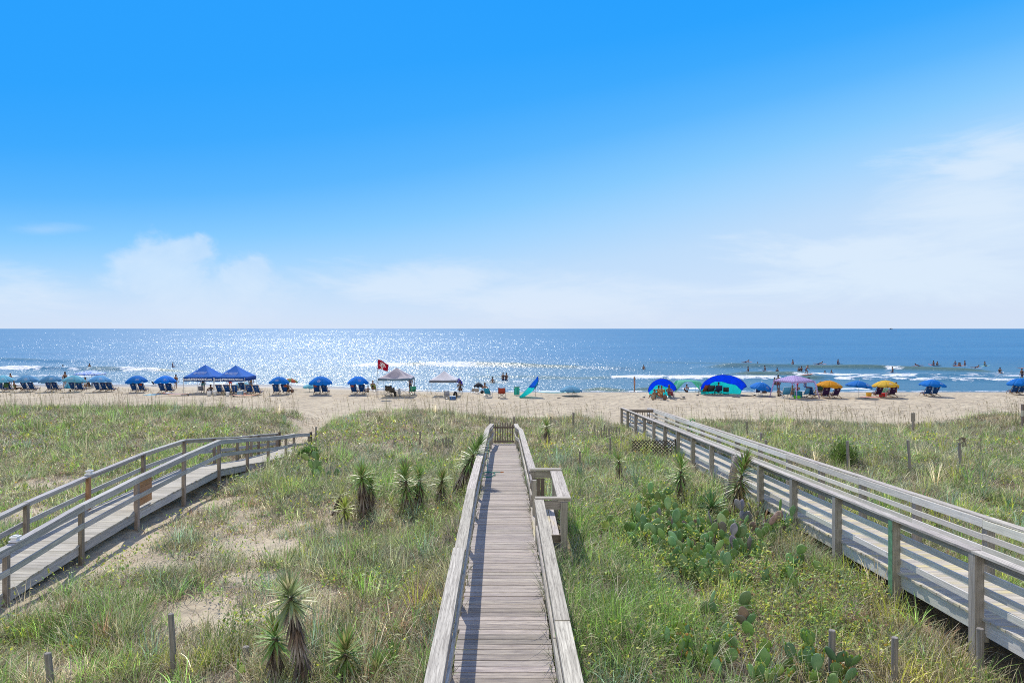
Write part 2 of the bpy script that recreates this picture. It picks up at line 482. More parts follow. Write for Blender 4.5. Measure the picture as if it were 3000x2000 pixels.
# ------------------------------------------------------------------ camera, sun, sky
cam = bpy.data.cameras.new('camera'); cam.sensor_width = 36; cam.lens = 24
cam.shift_y = -37.5 / 3000; cam.clip_end = 90000; cam.clip_start = .05
co = bpy.data.objects.new('camera', cam); link(co); co.location = (0, 0, CAM_H); co.rotation_euler = (R(90), 0, 0)
SC.camera = co
SUN_EL, SUN_AZ = 46.0, -17.0     # degrees; azimuth left of the view axis (+Y)
sd = Vector((math.sin(R(SUN_AZ)) * math.cos(R(SUN_EL)), math.cos(R(SUN_AZ)) * math.cos(R(SUN_EL)), math.sin(R(SUN_EL))))
sl = bpy.data.lights.new('sun', 'SUN'); sl.energy = SUN_E = 5.0; sl.angle = R(.53); sl.color = (1.0, .94, .84)
so = bpy.data.objects.new('sun', sl); link(so); so.rotation_euler = (-sd).to_track_quat('-Z', 'Y').to_euler(); so.location = (0, 0, 60)

w = bpy.data.worlds.new('World'); SC.world = w; w.use_nodes = True
t = NT(w.node_tree); t.n.clear()
out = t.node('ShaderNodeOutputWorld'); bg = t.node('ShaderNodeBackground'); bg.inputs[1].default_value = .1
sky = t.node('ShaderNodeTexSky'); sky.sky_type = 'NISHITA'; sky.sun_disc = False
sky.sun_elevation = R(SUN_EL); sky.sun_rotation = R(SUN_AZ); sky.dust_density = .4; sky.ozone_density = 2.5
tc = t.node('ShaderNodeTexCoord').outputs['Generated']
sep = t.node('ShaderNodeSeparateXYZ'); t.put(sep.inputs[0], tc)
X, Y, Z = sep.outputs
tt = t.math('DIVIDE', Z, .45, clamp=True)
bumpz = t.math('MULTIPLY', t.math('MULTIPLY', tt, t.math('SUBTRACT', 1.0, tt)), 4.0)
ze = t.math('SUBTRACT', Z, t.math('MULTIPLY', t.math('MULTIPLY', bumpz, X), .18))
SK = [(0.0, (210, 226, 248)), (.03, (205, 226, 251)), (.08, (192, 222, 252)), (.13, (165, 214, 255)), (.178, (134, 203, 255)),
      (.248, (90, 183, 255)), (.315, (58, 170, 255)), (.376, (40, 163, 255)), (.434, (34, 160, 255)), (.60, (26, 130, 235)), (1.0, (22, 98, 200))]
grad = t.ramp(ze, [(max(0, p), lin(*c)) for p, c in SK])
yy = t.math('MAXIMUM', Y, .05)
U = t.math('DIVIDE', X, yy); V = t.math('DIVIDE', Z, yy)
n1 = t.noise(t.scale(tc, (1, 1, 1.35)), 7.0, 9, .60, .25)
nd = t.math('MULTIPLY', t.math('SUBTRACT', n1, .5), 2.0)
def blob(px, py, rx, ry, edge=.35, amp=1.3, streak=False):
    du = t.math('DIVIDE', t.math('SUBTRACT', U, (px - 1500) / F), rx / F)
    dv = t.math('DIVIDE', t.math('SUBTRACT', V, (963 - py) / F), ry / F)
    r = t.math('SQRT', t.math('ADD', t.math('MULTIPLY', du, du), t.math('MULTIPLY', dv, dv)))
    r = t.math('ADD', r, t.math('MULTIPLY', streakn if streak else nd, -amp))
    return t.mapr(r, 1.0, 1.0 - edge, 0, 1, True)
streakn = t.math('MULTIPLY', t.math('SUBTRACT', t.noise(t.scale(tc, (3, 3, 13)), 1.5, 9, .64, .35), .5), 1.7)
def mx(*a):
    r = a[0]
    for q in a[1:]: r = t.math('MAXIMUM', r, q)
    return r
cumul = mx(blob(480, 790, 205, 125, .55, 1.5), blob(735, 800, 120, 78, .5, 1.5), blob(600, 870, 380, 120, 1.0, 1.2), blob(570, 735, 95, 66, .5, 1.4))
cumul = t.math('MULTIPLY', cumul, t.mapr(V, .02, .10, .35, 1))
wisps = mx(blob(1180, 830, 420, 95, .8, 1.5, True), blob(40, 850, 300, 90, 1.0, 1.6, True), blob(1650, 880, 560, 95, .9, 1.4, True), t.math('MULTIPLY', blob(150, 672, 130, 26, 1.0, 1.2, True), .4))
right = mx(blob(2650, 790, 500, 140, .7, 1.5, True), blob(2900, 620, 420, 260, 1.0, 1.5, True), blob(2960, 440, 260, 70, 1.0, 1.5, True), blob(2400, 755, 260, 70, .7, 1.4, True), blob(2860, 505, 200, 60, .8, 1.5, True))
col = t.mix(t.math('MULTIPLY', right, .78), grad, lin(222, 238, 254))
col = t.mix(t.math('MULTIPLY', wisps, .55), col, lin(228, 240, 254))
col = t.mix(t.math('MULTIPLY', cumul, .55), col, t.mix(t.mapr(n1, .42, .62), lin(212, 230, 252), lin(236, 245, 255)))
# a pale lilac veil near the horizon
veil = t.math('MULTIPLY', t.mapr(Z, .0, .05, .4, 0), t.mapr(streakn, -.15, .2, .4, 1))
col = t.mix(veil, col, lin(222, 230, 248))
# bright fill light added as a pale veil in the unseen sky behind the viewer
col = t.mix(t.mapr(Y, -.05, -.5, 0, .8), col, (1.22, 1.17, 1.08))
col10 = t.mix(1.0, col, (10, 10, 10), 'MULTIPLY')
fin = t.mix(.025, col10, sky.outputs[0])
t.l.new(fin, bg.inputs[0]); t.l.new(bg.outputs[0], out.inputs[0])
SC.view_settings.view_transform = 'Standard'; SC.view_settings.look = 'None'
SC.view_settings.exposure = 0.0; SC.view_settings.gamma = 1.0
cy = SC.cycles
SC.render.engine = 'CYCLES'
cy.use_denoising = False; cy.filter_width = 1.0
try: cy.denoiser = 'OPENIMAGEDENOISE'
except Exception: pass
cy.max_bounces = 6; cy.diffuse_bounces = 3; cy.glossy_bounces = 3; cy.transmission_bounces = 3; cy.transparent_max_bounces = 4
cy.sample_clamp_indirect = 6.0; cy.caustics_reflective = False; cy.caustics_refractive = False

# ------------------------------------------------------------------ the ground sheet
xs = np.unique(np.concatenate([np.linspace(-400, -70, 34), np.arange(-70, 70.01, .33), np.linspace(70, 400, 34)]))
ys = np.unique(np.concatenate([np.linspace(-60, 6, 23), np.arange(6, 52, .25), np.arange(52, 100, .4), np.linspace(100, 130, 8)]))
GX, GY = np.meshgrid(xs, ys)
GZ = gz(GX, GY)
nx, ny = len(xs), len(ys)
idx = np.arange(nx * ny).reshape(ny, nx)
quads = np.stack([idx[:-1, :-1], idx[:-1, 1:], idx[1:, 1:], idx[1:, :-1]], -1).reshape(-1, 4)
BARE = [(-9.0, 20.6, .9, .5), (-6.1, 16.7, .9, .5), (-5.6, 16.0, .5, .6), (-6.1, 12.7, .9, .55), (-8.3, 15.4, 1.0, .5), (-15.5, 23, 1.1, .7), (-7.6, 13.4, .7, .4), (-5.4, 14.4, .6, .3), (-13.6, 19.0, .8, .9), (-8.9, 13.2, .7, .5), (14.5, 20, 1.2, .6), (12.7, 17.6, .9, .8), (-7.9, 11.2, .6, .4), (-9.3, 16.6, .45, 1.6), (-4.6, 12.4, .4, .3), (16.5, 22.5, 1.2, .4), (-7.0, 10.6, .5, .3)]
def cover(x, y):
    """0 bare sand .. 1 thick vegetation"""
    x = np.asarray(x, float); y = np.asarray(y, float)
    n = fbm(x / 2.6 + 11, y / 2.6, 4)
    c = .55 + 1.5 * (n - .34)
    # the left middle of the dune is thin, the rest thick
    thin = np.exp(-((x + 8) / 4.5) ** 2 - ((y - 15) / 6) ** 2)
    c = np.maximum(c, .43) - .10 * thin + .30 * sstep(1, 4, x)
    for bx, by, rx, ry in BARE:
        c = c - 1.3 * np.exp(-((x - bx) / rx) ** 2 - ((y - by) / ry) ** 2 + .8 * (vnoise(x * 1.7, y * 1.7) - .5))
    edge = 44 + 2.5 * (fbm(x / 6, 4.2) - .5)
    c = c - 1.6 * sstep(edge - 1.6, edge + 1.2, y)
    tx = np.interp(y, [30, 36, 42, 50], [-10.8, -11.2, -12.0, -13.5])
    c = c - 1.5 * np.exp(-((x - tx) / .75) ** 2) * sstep(32, 34, y)
    c = c - .35 * sstep(-8.9, -9.6, x) * sstep(-12.2, -11.7, x) * (1 - sstep(32, 34, y))
    return np.clip(c, 0, 1)
litter = cover(GX, GY) * .95
wet = sstep(-.02, -.0, 0 * GZ) * (1 - sstep(.16, .46, GZ + .12 * (fbm(GX / 4, GY / 2) - .5))) * (GY > 60)
trod = sstep(46, 50, GY) * (1 - wet) * sstep(.15, .5, GZ)
trod = np.maximum(trod, .4 * sstep(46, 44, GY))
gobj = np_mesh('ground', np.stack([GX, GY, GZ], -1).reshape(-1, 3), quads, M['ground'], None, True, {'litter': litter, 'wet': wet, 'trod': trod})
tag(gobj, kind='structure')

# ------------------------------------------------------------------ the sea
us = np.linspace(-1.35, 1.35, 820)
rows = [72.0]
while rows[-1] < 172: rows.append(rows[-1] + .26)
while rows[-1] < 400: rows.append(rows[-1] * 1.012)
while rows[-1] < 70000: rows.append(rows[-1] * 1.05)
rows = np.array(rows)
UU, YY = np.meshgrid(us, rows)
XX = UU * YY
PXX = UU * F + 1500
H = .05 * (fbm(XX / 9, YY / 3.2) - .5) * 2 * sstep(76, 90, YY) + .10 * (fbm(XX / 40 + 5, YY / 7 + 3) - .5) * 2 * sstep(85, 110, YY)
H = H * (1 - sstep(300, 800, YY))
foam = np.zeros_like(XX); green = np.zeros_like(XX)
def D(py): return CAM_H * F / (py - 963)
def wave(pts, amp, wf=2.2, wb=5.0, foams=(), greens=(), fw=2.6, fstr=.75):
    """crest through photograph points (px, py); foams/greens: (px0, px1, strength)"""
    global H, foam, green
    px = [p[0] for p in pts]; dd = [D(p[1]) for p in pts]
    c = np.interp(PXX, px, dd) + 1.3 * (fbm(XX / 11 + amp * 9, YY * 0 + 2) - .5)
    env = sstep(px[0] - 60, px[0] + 120, PXX) * (1 - sstep(px[-1] - 120, px[-1] + 60, PXX))
    env = env * (.70 + .65 * vnoise(XX / 8 + 3, YY * 0 + pts[0][1]))
    s = YY - c
    H = H + amp * env * np.where(s < 0, np.exp(-(s / wf) ** 2), np.exp(-(s / wb) ** 2))
    for a, b, k in foams:
        e = sstep(a - 25, a + 25, PXX) * (1 - sstep(b - 25, b + 25, PXX))
        foam = np.maximum(foam, k * e * np.exp(-((s + fw * .45) / fw) ** 2 * 1.2))
    for a, b, k in greens:
        e = sstep(a - 30, a + 40, PXX) * (1 - sstep(b - 40, b + 30, PXX))
        green = np.maximum(green, k * e * np.where(s < 0, np.exp(-((s + 1.0) / 1.6) ** 2), np.exp(-(s / .6) ** 2)))
wave([(-400, 1052), (0, 1056), (200, 1062), (640, 1069)], .45, 3.5, 6, greens=((-400, 120, .35),))
wave([(-400, 1080), (0, 1082), (250, 1086), (540, 1088)], .6, 2.0, 4, foams=((-400, 130, .7), (120, 240, .45), (240, 345, .3), (340, 475, .62)), greens=((240, 360, .5), (440, 540, .9)), fw=2.6)
wave([(-400, 1098), (0, 1101), (330, 1104)], .16, 1.5, 3, foams=((-400, 60, .75), (60, 300, .55)), fw=1.5)
wave([(1000, 1072), (1200, 1071), (1400, 1073), (1600, 1077), (1900, 1087)], .75, 2.0, 4.5, foams=((1040, 1190, .72), (1240, 1400, .62), (1390, 1500, .42)), greens=((1180, 1250, .8), (1370, 1700, .7)), fw=3.0)
wave([(900, 1056), (1400, 1058), (1800, 1066)], .25, 4, 6)
wave([(1780, 1064), (2100, 1066), (2500, 1072)], .28, 3.0, 6, greens=((1900, 2200, .3),))
wave([(2050, 1078), (2300, 1080), (2600, 1083), (2920, 1092)], .8, 2.2, 6, foams=((2590, 2650, .6), (2880, 3000, .45)), greens=((2080, 2360, .65), (2340, 2900, .9)), fw=2.2)
wave([(2100, 1097), (2300, 1100), (2420, 1104)], .5, 1.8, 4, greens=((2150, 2380, .9),), foams=((2310, 2400, .5),))
wave([(2320, 1098), (2600, 1101), (2900, 1101), (3300, 1104)], .35, 2.0, 4, foams=((2350, 2700, .62), (2700, 3300, .44)), fw=2.4)
wave([(1740, 1107), (2000, 1110), (2300, 1110), (2600, 1114), (3000, 1117), (3400, 1120)], .42, 1.6, 3.5, foams=((1780, 2290, .72), (2290, 2360, .4), (2440, 3400, .55)), greens=((1560, 1790, .55), (2330, 2410, .9)), fw=1.55)
wave([(2500, 1090), (2700, 1094), (3300, 1094)], .0, 2, 3, foams=((2560, 3300, .40),), fw=3.0)
wave([(1300, 1104), (1700, 1105)], .2, 1.6, 3, greens=((1380, 1640, .35),))
wave([(1380, 1119), (1560, 1118)], .18, 1.2, 2.5, greens=((1400, 1480, .5),), foams=((1400, 1560, .42),), fw=1.6)
wave([(900, 1140), (1000, 1140), (1240, 1141)], .25, .9, 2, foams=((1000, 1400, .45), (880, 1010, .6)), greens=((1230, 1270, .7),), fw=1.4)
wave([(1690, 1145), (1760, 1141), (1840, 1145)], .32, .9, 2, greens=((1700, 1840, .95),), fw=1)
wave([(1840, 1143), (1900, 1140), (1980, 1144)], .28, .9, 2, greens=((1850, 1960, .9),), fw=1)
wave([(1950, 1138), (2300, 1138), (2520, 1139), (2700, 1140)], .12, .9, 2, foams=((1990, 2080, .7), (2430, 2560, .62)), fw=1.2)
# run-up lace at the water's edge
gr = gz(XX, YY)
depth = -gr
lace = np.exp(-((depth - .05) / .07) ** 2) * .62 * (YY < 97)
shallow = sstep(.75, .1, depth) * (YY < 110)
foam = np.maximum(foam, lace * (.55 + .6 * vnoise(XX / 3, YY / 1.2)))
foam = np.maximum(foam, .28 * shallow * sstep(.4, .7, fbm(XX / 9, YY / 2.5)) * sstep(85, 70, YY) * 0 + foam)
foam = np.where(YY > 200, foam * 0, foam)
near = 1 - sstep(95, 190, YY)
H = H * sstep(.0, .35, depth + H * 0) * 1.0 + np.where(YY < 100, .0, 0)
idx = np.arange(len(us) * len(rows)).reshape(len(rows), len(us))
quads = np.stack([idx[:-1, :-1], idx[:-1, 1:], idx[1:, 1:], idx[1:, :-1]], -1).reshape(-1, 4)
seao = np_mesh('sea', np.stack([XX, YY, H], -1).reshape(-1, 3), quads, M['sea'], None, True, {'foam': foam, 'green': green, 'near': near})
tag(seao, kind='structure')
SEA_R, SEA_U, SEA_H = rows, us, H
def sea_z(x, y):
    i = int(np.clip(np.searchsorted(SEA_R, y), 1, len(SEA_R) - 1)); j = int(np.clip(np.searchsorted(SEA_U, x / y), 1, len(SEA_U) - 1))
    return float(SEA_H[i, j])
# ------------------------------------------------------------------ the three boardwalks
Xv, Yv, Zv = Vector((1, 0, 0)), Vector((0, 1, 0)), Vector((0, 0, 1))
def jit(a): return rnd.uniform(-a, a)

# centre walkway -------------------------------------------------------------
org = (cx_mid(10), 10, gz1(0, 10))
W1 = thing('boardwalk', 'narrow grey central boardwalk with a picket gate at its far end', 'boardwalk', org)
b = MB(); d = 2.2
while d < 33.1:
    wd = rnd.uniform(.134, .142); z = float(deck_mid(d)); z2 = float(deck_mid(d + .14))
    a = Vector((1, jit(.004), jit(.003))).normalized(); n = Vector((0, -(z2 - z) / .14, 1)).normalized(); n = (n - a * n.dot(a)).normalized()
    hw = .67 if d < 29.5 else .60
    g = rnd.choice([.74, .88, .96, 1.0, 1.06, 1.14]) * rnd.uniform(.96, 1.04)
    b.obox(Vector((cx_mid(d) + jit(.012), d, z - .019 + jit(.002))), a, n.cross(a), n, hw * 2 + jit(.02), wd, .036, (g, g * rnd.uniform(.97, 1.0), g * rnd.uniform(.97, 1.02)))
    d += wd + rnd.uniform(.010, .018)
b.build('deck', M['deck_wood'], W1, org)
b = MB()
for s in (-1, 1):
    ds = np.arange(2.2, 33, 3.0)
    for a0 in ds:
        a1 = min(a0 + 3.0, 33)
        b.bar((cx_mid(a0) + s * .60, a0, float(deck_mid(a0)) - .14), (cx_mid(a1) + s * .60, a1 - .004, float(deck_mid(a1)) - .14), .04, .19)
b.build('joist', M['dark_wood'], W1, org)
# widening of the rail pair: half separation of the caps
def sepm(d): return float(np.interp(d, [2, 29.4, 30.6, 33], [.718, .718, .60, .575]))
postd = [2.3, 4.5, 6.6, 8.8, 11.0, 13.6, 16.1, 18.2, 20.4, 22.7, 25.0, 27.3, 29.5, 30.6, 32.9]
capz = lambda d: float(deck_mid(d)) + float(np.interp(d, [8, 24, 33], [.91, .91, .97]))
for s in (-1, 1):
    for d in postd:
        b = MB(); x = cx_mid(d) + s * sepm(d); zt = capz(d) - .04
        z0 = gz1(x, d) - .3
        b.box((x + s * .0, d, (zt + z0) / 2), (.092, .092, zt - z0), None, jit(.05))
        b.build('post', M['post_wood'], W1, org)
def capboard(p0, p1, w=.188, h=.038, mat='cap_wood', par=W1, orgn=org, name='handrail'):
    b = MB(); g = rnd.uniform(.9, 1.12); b.bar(p0, p1, w, h, (g, g * rnd.uniform(.97, 1), g * rnd.uniform(.94, 1.0))); return b.build(name, M[mat], par, orgn)
left_caps = [2.2, 6.9, 11.0, 15.0, 18.7, 22.9, 25.6, 29.5, 32.95]
right_caps = [2.2, 8.4, 14.05]
for a0, a1 in zip(left_caps[:-1], left_caps[1:]):
    o1 = .012 if rnd.random() < .5 else 0
    capboard((cx_mid(a0) - sepm(a0) + jit(.012), a0 + .004, capz(a0) + o1 - .018 + jit(.012)), (cx_mid(a1) - sepm(a1) + jit(.01), a1 - .004, capz(a1) + o1 - .018 + jit(.012)))
for a0, a1 in zip(right_caps[:-1], right_caps[1:]):
    capboard((cx_mid(a0) + sepm(a0), a0 + .004, capz(a0) - .018 + jit(.01)), (cx_mid(a1) + sepm(a1), a1 - .004, capz(a1) - .018 + jit(.01)))
for a0, a1 in ((17.0, 20.4), (20.4, 25.0), (25.0, 29.4), (29.45, 30.7), (30.7, 33.0)):
    capboard((cx_mid(a0) + sepm(a0), a0 + .004, capz(a0) - .018), (cx_mid(a1) + sepm(a1), a1 - .004, capz(a1) - .018))
# apron boards under the caps and one mid rail per side, on the walking side
for s in (-1, 1):
    for a0, a1 in zip(postd[:-1], postd[1:]):
        if s > 0 and a0 >= 13.6 and a1 <= 16.2: continue
        xo = lambda d: cx_mid(d) + s * (sepm(d) - .068)
        b = MB(); b.bar((xo(a0), a0 + .002, capz(a0) - .085), (xo(a1), a1 - .002, capz(a1) - .085), .036, .088); b.build('apron_board', M['post_wood'], W1, org)
        b = MB(); b.bar((xo(a0), a0 + .002, capz(a0) - .47 + jit(.015)), (xo(a1), a1 - .002, capz(a1) - .47 + jit(.015)), .036, .135); b.build('mid_rail', M['cap_wood'], W1, org)
# bench bay on the right
bx0, bx1, by0, by1 = .52, 1.05, 14.05, 17.0
zc = capz(15.5) - .0
for y in (by0, by1):
    b = MB(); x = bx1 + .02; z0 = gz1(x, y) - .3; b.box((x, y, (zc - .04 + z0) / 2), (.14, .14, zc - .04 - z0)); b.build('post', M['post_wood'], W1, org)
    b = MB(); b.box((cx_mid(y) + .70, y, (zc - .04 + z0) / 2), (.11, .11, zc - .04 - z0)); b.build('post', M['post_wood'], W1, org)
    capboard((cx_mid(y) + .64, y + (0.03 if y < 16 else -.03), zc + .024), (bx1 + .16, y + (.03 if y < 16 else -.03), zc + .024), .14)
    b = MB(); b.bar((cx_mid(y) + .70, y, zc - .11), (bx1, y, zc - .11), .04, .17); b.build('apron_board', M['post_wood'], W1, org)
for k, xx in enumerate((bx1 - .035, bx1 + .105)):
    capboard((xx, by0 - .02, zc - .016), (xx, by1 + .05, zc - .016), .135)
b = MB()
for k in range(4):
    g = (1.15, 1.05, .7) if k == 1 else None
    b.bar((cx_mid(15) + .70 + k * .142, by0 + .1, zc - .90), (cx_mid(15) + .70 + k * .142, by1 - .1, zc - .90), .13, .036, g)
b.build('bay_floor', M['right_deck'], W1, org)
b = MB()
for k in range(3): b.bar((cx_mid(17) + .76 + k * .1, by1 - .05, zc - .75), (cx_mid(17) + .76 + k * .1, by1 - .05, zc - .2), .09, .03, None, (0, 1, 0))
b.build('side_panel', M['gate_wood'], W1, org)
b = MB(); b.bar((cx_mid(14) + .7, by0 + .02, zc - .80), (bx1, by0 + .02, zc - .80), .04, .14); b.build('cross_beam', M['gate_wood'], W1, org)
# picket gate
g0 = bpy.data.objects.new('gate', None); link(g0); g0.parent = W1
yg = 33.0; zg = float(deck_mid(33.0)); cg = cx_mid(33)
for k in range(8):
    b = MB(); x = cg - .42 + k * .12; top = zg + .95 + .10 * math.sin(math.pi * k / 7) + jit(.02)
    b.box((x, yg, (top + zg + .06) / 2), (.045, .022, top - zg - .06)); b.build('picket', M['gate_wood'], g0, org)
b = MB(); b.bar((cg - .50, yg - .03, zg + .80), (cg + .50, yg - .03, zg + .80), .035, .085); b.bar((cg - .50, yg - .03, zg + .12), (cg + .50, yg - .03, zg + .12), .035, .085)
b.build('gate_rail', M['gate_wood'], g0, org)
# hose on the deck
b = MB(); c = Vector((-.78, 22.3, float(deck_mid(22.3)) + .02)); pts = []
for k in range(60):
    a = k / 60 * 2 * math.pi * 2.4
    pts.append(c + Vector((.22 * math.cos(a) + .02 * math.sin(3 * a), .38 * math.sin(a), .012 + .02 * k / 60)))
pts.append(c + Vector((.40, .25, .04)))
b.tube(pts, .012, 6)
hz = capz(24)
p2 = [Vector((-.86, 24.6, hz - .10)), Vector((-.84, 24.4, hz - .45)), Vector((-.86, 24.1, hz - .75)), Vector((-.84, 23.3, float(deck_mid(23.3)) + .12)), Vector((-.78, 22.6, float(deck_mid(22.6)) + .05))]
b.tube(p2, .012, 6)
hose = b.build('garden_hose', plain('green_hose_rubber', (.02, .20, .15), .4, .4), None, tuple(c))
tag(hose, 'coiled green garden hose lying on the centre boardwalk deck near the left railing', 'hose')
b = MB(); b.tube([c + Vector((.40, .25, .04)), c + Vector((.50, .32, .04))], .017, 6); b.build('nozzle', plain('orange_nozzle', (.6, .2, .05)), hose, tuple(c))

# left walkway ----------------------------------------------------------------
org = (-10.7, 13, gz1(-10.7, 13))
W2 = thing('boardwalk', 'bleached left boardwalk with single mid rails, dropping to a sand trail', 'boardwalk', org)
b = MB(); d = 9.0
while d < 33.6:
    wd = .138; z = float(deck_left(d)); z2 = float(deck_left(d + .14))
    a = Vector((1, jit(.004), jit(.003))).normalized(); n = Vector((0, -(z2 - z) / .14, 1)).normalized(); n = (n - a * n.dot(a)).normalized()
    g = rnd.uniform(.85, 1.15)
    b.obox(Vector((-10.71 + jit(.012), d, z - .019)), a, n.cross(a), n, 1.40 + jit(.03), wd, .036, (g, g, g * rnd.uniform(.96, 1.02)))
    d += wd + .007
b.build('deck', M['left_deck'], W2, org)
knots = [9.0, 11.1, 13.5, 15.85, 18.2, 20.8, 23.3, 25.8, 28, 30.2, 31.3, 33.5]
b = MB()
for a0, a1 in zip(knots[:-1], knots[1:]):
    for x in (-10.05, -11.37):
        b.bar((x, a0, float(deck_left(a0)) - .15), (x, a1 - .003, float(deck_left(a1)) - .15), .04, .20)
b.build('fascia', M['left_wood'], W2, org)
LCZ = lambda d: CAM_H + float(np.interp(d, [9, 13.5, 15.85, 18.2, 20.8, 23.3, 25.8, 28, 30.2, 31.3, 33.7], [-4.62, -4.31, -4.08, -3.95, -3.85, -3.79, -4.12, -4.44, -4.71, -4.82, -5.15]))
near_p = [9.3, 11.15, 13.5, 15.85, 18.2, 20.8, 23.3, 25.8, 28, 30.2, 31.3, 33.6]
far_p = [9.2, 11.3, 13.7, 16.05, 18.4, 21.15, 23.8, 26.2, 28.4, 29.9, 30.8, 33.2]
for lst, x in ((near_p, -10.0), (far_p, -11.42)):
    for d in lst:
        b = MB(); zt = LCZ(d) - .04 + (.03 if d > 30 else 0); z0 = gz1(x, d) - .3
        org_post = (x < -11 and abs(d - 18.4) < .1)
        b.box((x, d, (zt + z0) / 2), (.095, .095, zt - z0), None, jit(.06))
        po = b.build('post', M['orange_wood'] if org_post else M['left_post'], W2, org)
        if org_post: po['label'] = 'newer orange brown post'
for lst, x, s in ((near_p, -10.0, 1), (far_p, -11.42, -1)):
    for k, (a0, a1) in enumerate(zip(lst[:-1], lst[1:])):
        sag = jit(.02)
        capboard((x, a0 + .003, LCZ(a0) - .018), (x, a1 - .003, LCZ(a1) - .018 + sag * .3), .145, .038, 'left_wood', W2, org)
        b = MB(); xx = x + s * .055
        b.bar((xx, a0 + .003, LCZ(a0) - .095), (xx, a1 - .003, LCZ(a1) - .095), .036, .11); b.build('apron_board', M['left_wood'], W2, org)
        b = MB(); xx = x + s * .066
        b.bar((xx, a0 + .003, LCZ(a0) - .50 + sag), (xx, a1 - .003, LCZ(a1) - .50 + sag), .036, .12); b.build('mid_rail', M['left_wood'], W2, org)
for x, d in ((-10.0, 13.75), (-11.42, 18.45)):
    b = MB(); z = LCZ(d) + .004
    b.box((x, d, z + .015), (.17, .17, .03)); b.box((x, d, z + .055), (.11, .11, .05)); b.box((x, d, z + .095), (.15, .15, .03)); b.box((x, d, z + .12), (.08, .08, .02))
    b.build('post_cap_light', M['white'], W2, org)
b = MB(); zt = LCZ(18.3)
for k in range(5):
    b.bar((-10.115, 18.27, zt - .14 - k * .165), (-10.115, 19.15, zt - .10 - k * .165), .025, .158)
o = b.build('board_sign', M['orange_wood'], W2, org)
for x in (-11.5, -9.95):
    b = MB(); b.box((x, 33.75, CAM_H - 5.45), (.10, .10, .7)); b.build('end_block', M['dark_wood'], W2, org)

# right walkway -----------------------------------------------------------------
org = (8, 13, gz1(8, 13))
W3 = thing('boardwalk', 'wide right boardwalk with heavy posts and three mid rails, one post green', 'boardwalk', org)
RP = [3.6, 5.9, 8.2, 10.44, 12.68, 14.92, 17.22, 19.52, 21.8, 24.3, 26.8, 29.2, 31.7, 34.2, 36.6, 39.2, 41.9, 44.2]
b = MB(); d = 3.0
while d < 44.6:
    z = float(deck_right(d)); g = rnd.uniform(.86, 1.12)
    a = Vector((1, jit(.003), jit(.002))).normalized(); n = Vector((0, .0506, 1)).normalized(); n = (n - a * n.dot(a)).normalized()
    b.obox(Vector((7.965 + jit(.012), d, z - .019)), a, n.cross(a), n, 1.66 + jit(.03), .139, .036, (g, g, g * rnd.uniform(.95, 1.02)))
    d += .139 + .006
b.build('deck', M['right_deck'], W3, org)
for x in (7.20, 8.73):
    b = MB()
    for a0, a1 in zip(RP[:-1], RP[1:]): b.bar((x, a0, float(deck_right(a0)) - .16), (x, a1 - .003, float(deck_right(a1)) - .16), .042, .235)
    b.build('fascia', M['right_rail'], W3, org)
RC = lambda d: float(deck_right(d)) + 1.0
for x, s in ((7.10, -1), (8.85, 1)):
    for i, d in enumerate(RP):
        b = MB(); zt = RC(d) - .04; z0 = gz1(x, d) - .35
        b.box((x, d, (zt + z0) / 2), (.145, .145, zt - z0))
        po = b.build('post', M['right_post'], W3, org)
        if s < 0 and abs(d - 12.68) < .01:
            po['label'] = 'post with one face painted green'
            b = MB(); b.box((x - .0745, d, zt - .72), (.004, .135, 1.40)); b.build('green_face', M['green_paint'], po, org)
        b = MB(); b.box((x - s * .095, d, float(deck_right(d)) - .30), (.05, .2, .12)); b.build('bracket', M['right_post'], W3, org)
    for i, (a0, a1) in enumerate(zip(RP[:-1], RP[1:])):
        capboard((x, a0 + .003, RC(a0) - .018 + jit(.004)), (x, a1 - .003, RC(a1) - .018 + jit(.004)), .165, .038, 'right_cap', W3, org)
        xx = x - s * .093
        for k, (dz, hh) in enumerate(((.115, .15), (.36, .105), (.59, .105), (.80, .105))):
            b = MB(); j = jit(.012)
            b.bar((xx, a0 + .003, RC(a0) - dz + j), (xx, a1 - .003, RC(a1) - dz + j), .038, hh)
            b.build('apron_board' if k == 0 else 'mid_rail', M['right_rail'] if (s > 0 or k) else M['right_post'], W3, org)
g1 = bpy.data.objects.new('gate', None); link(g1); g1.parent = W3
yg = 42.3; zg = float(deck_right(yg))
b = MB(); b.bar((7.25, yg, zg + .98), (8.78, yg, zg + .98), .14, .04); b.bar((7.25, yg, zg + .88), (8.78, yg, zg + .88), .04, .12); b.bar((7.25, yg, zg + .15), (8.78, yg, zg + .15), .04, .09)
b.build('gate_rail', M['gate_wood'], g1, org)
for k in range(10):
    b = MB(); b.box((7.35 + k * .148, yg + .04, zg + .5), (.04, .035, .72)); b.build('baluster', M['gate_wood'], g1, org)
# beach stairs beyond the landing
b = MB()
for k in range(3): b.box((7.97, 44.85 + k * .3, float(deck_right(44.5)) - .05 - .12 * k), (1.6, .28, .04))
b.build('stair', M['right_deck'], W3, org)
# green hose looped over the far rail
b = MB(); p = Vector((8.87, 33.6, RC(33.6)))
b.tube([p + Vector((0, 0, -.55)), p + Vector((-.12, 0, -.3)), p + Vector((-.1, 0, .02)), p + Vector((0, 0, .12)), p + Vector((.12, 0, .06)), p + Vector((.14, 0, -.05))], .022, 6)
o = b.build('garden_hose', plain('bright_green_hose', (.03, .30, .08), .4, .4), None, tuple(p)); tag(o, 'short bright green hose looped over the far rail of the right boardwalk', 'hose')
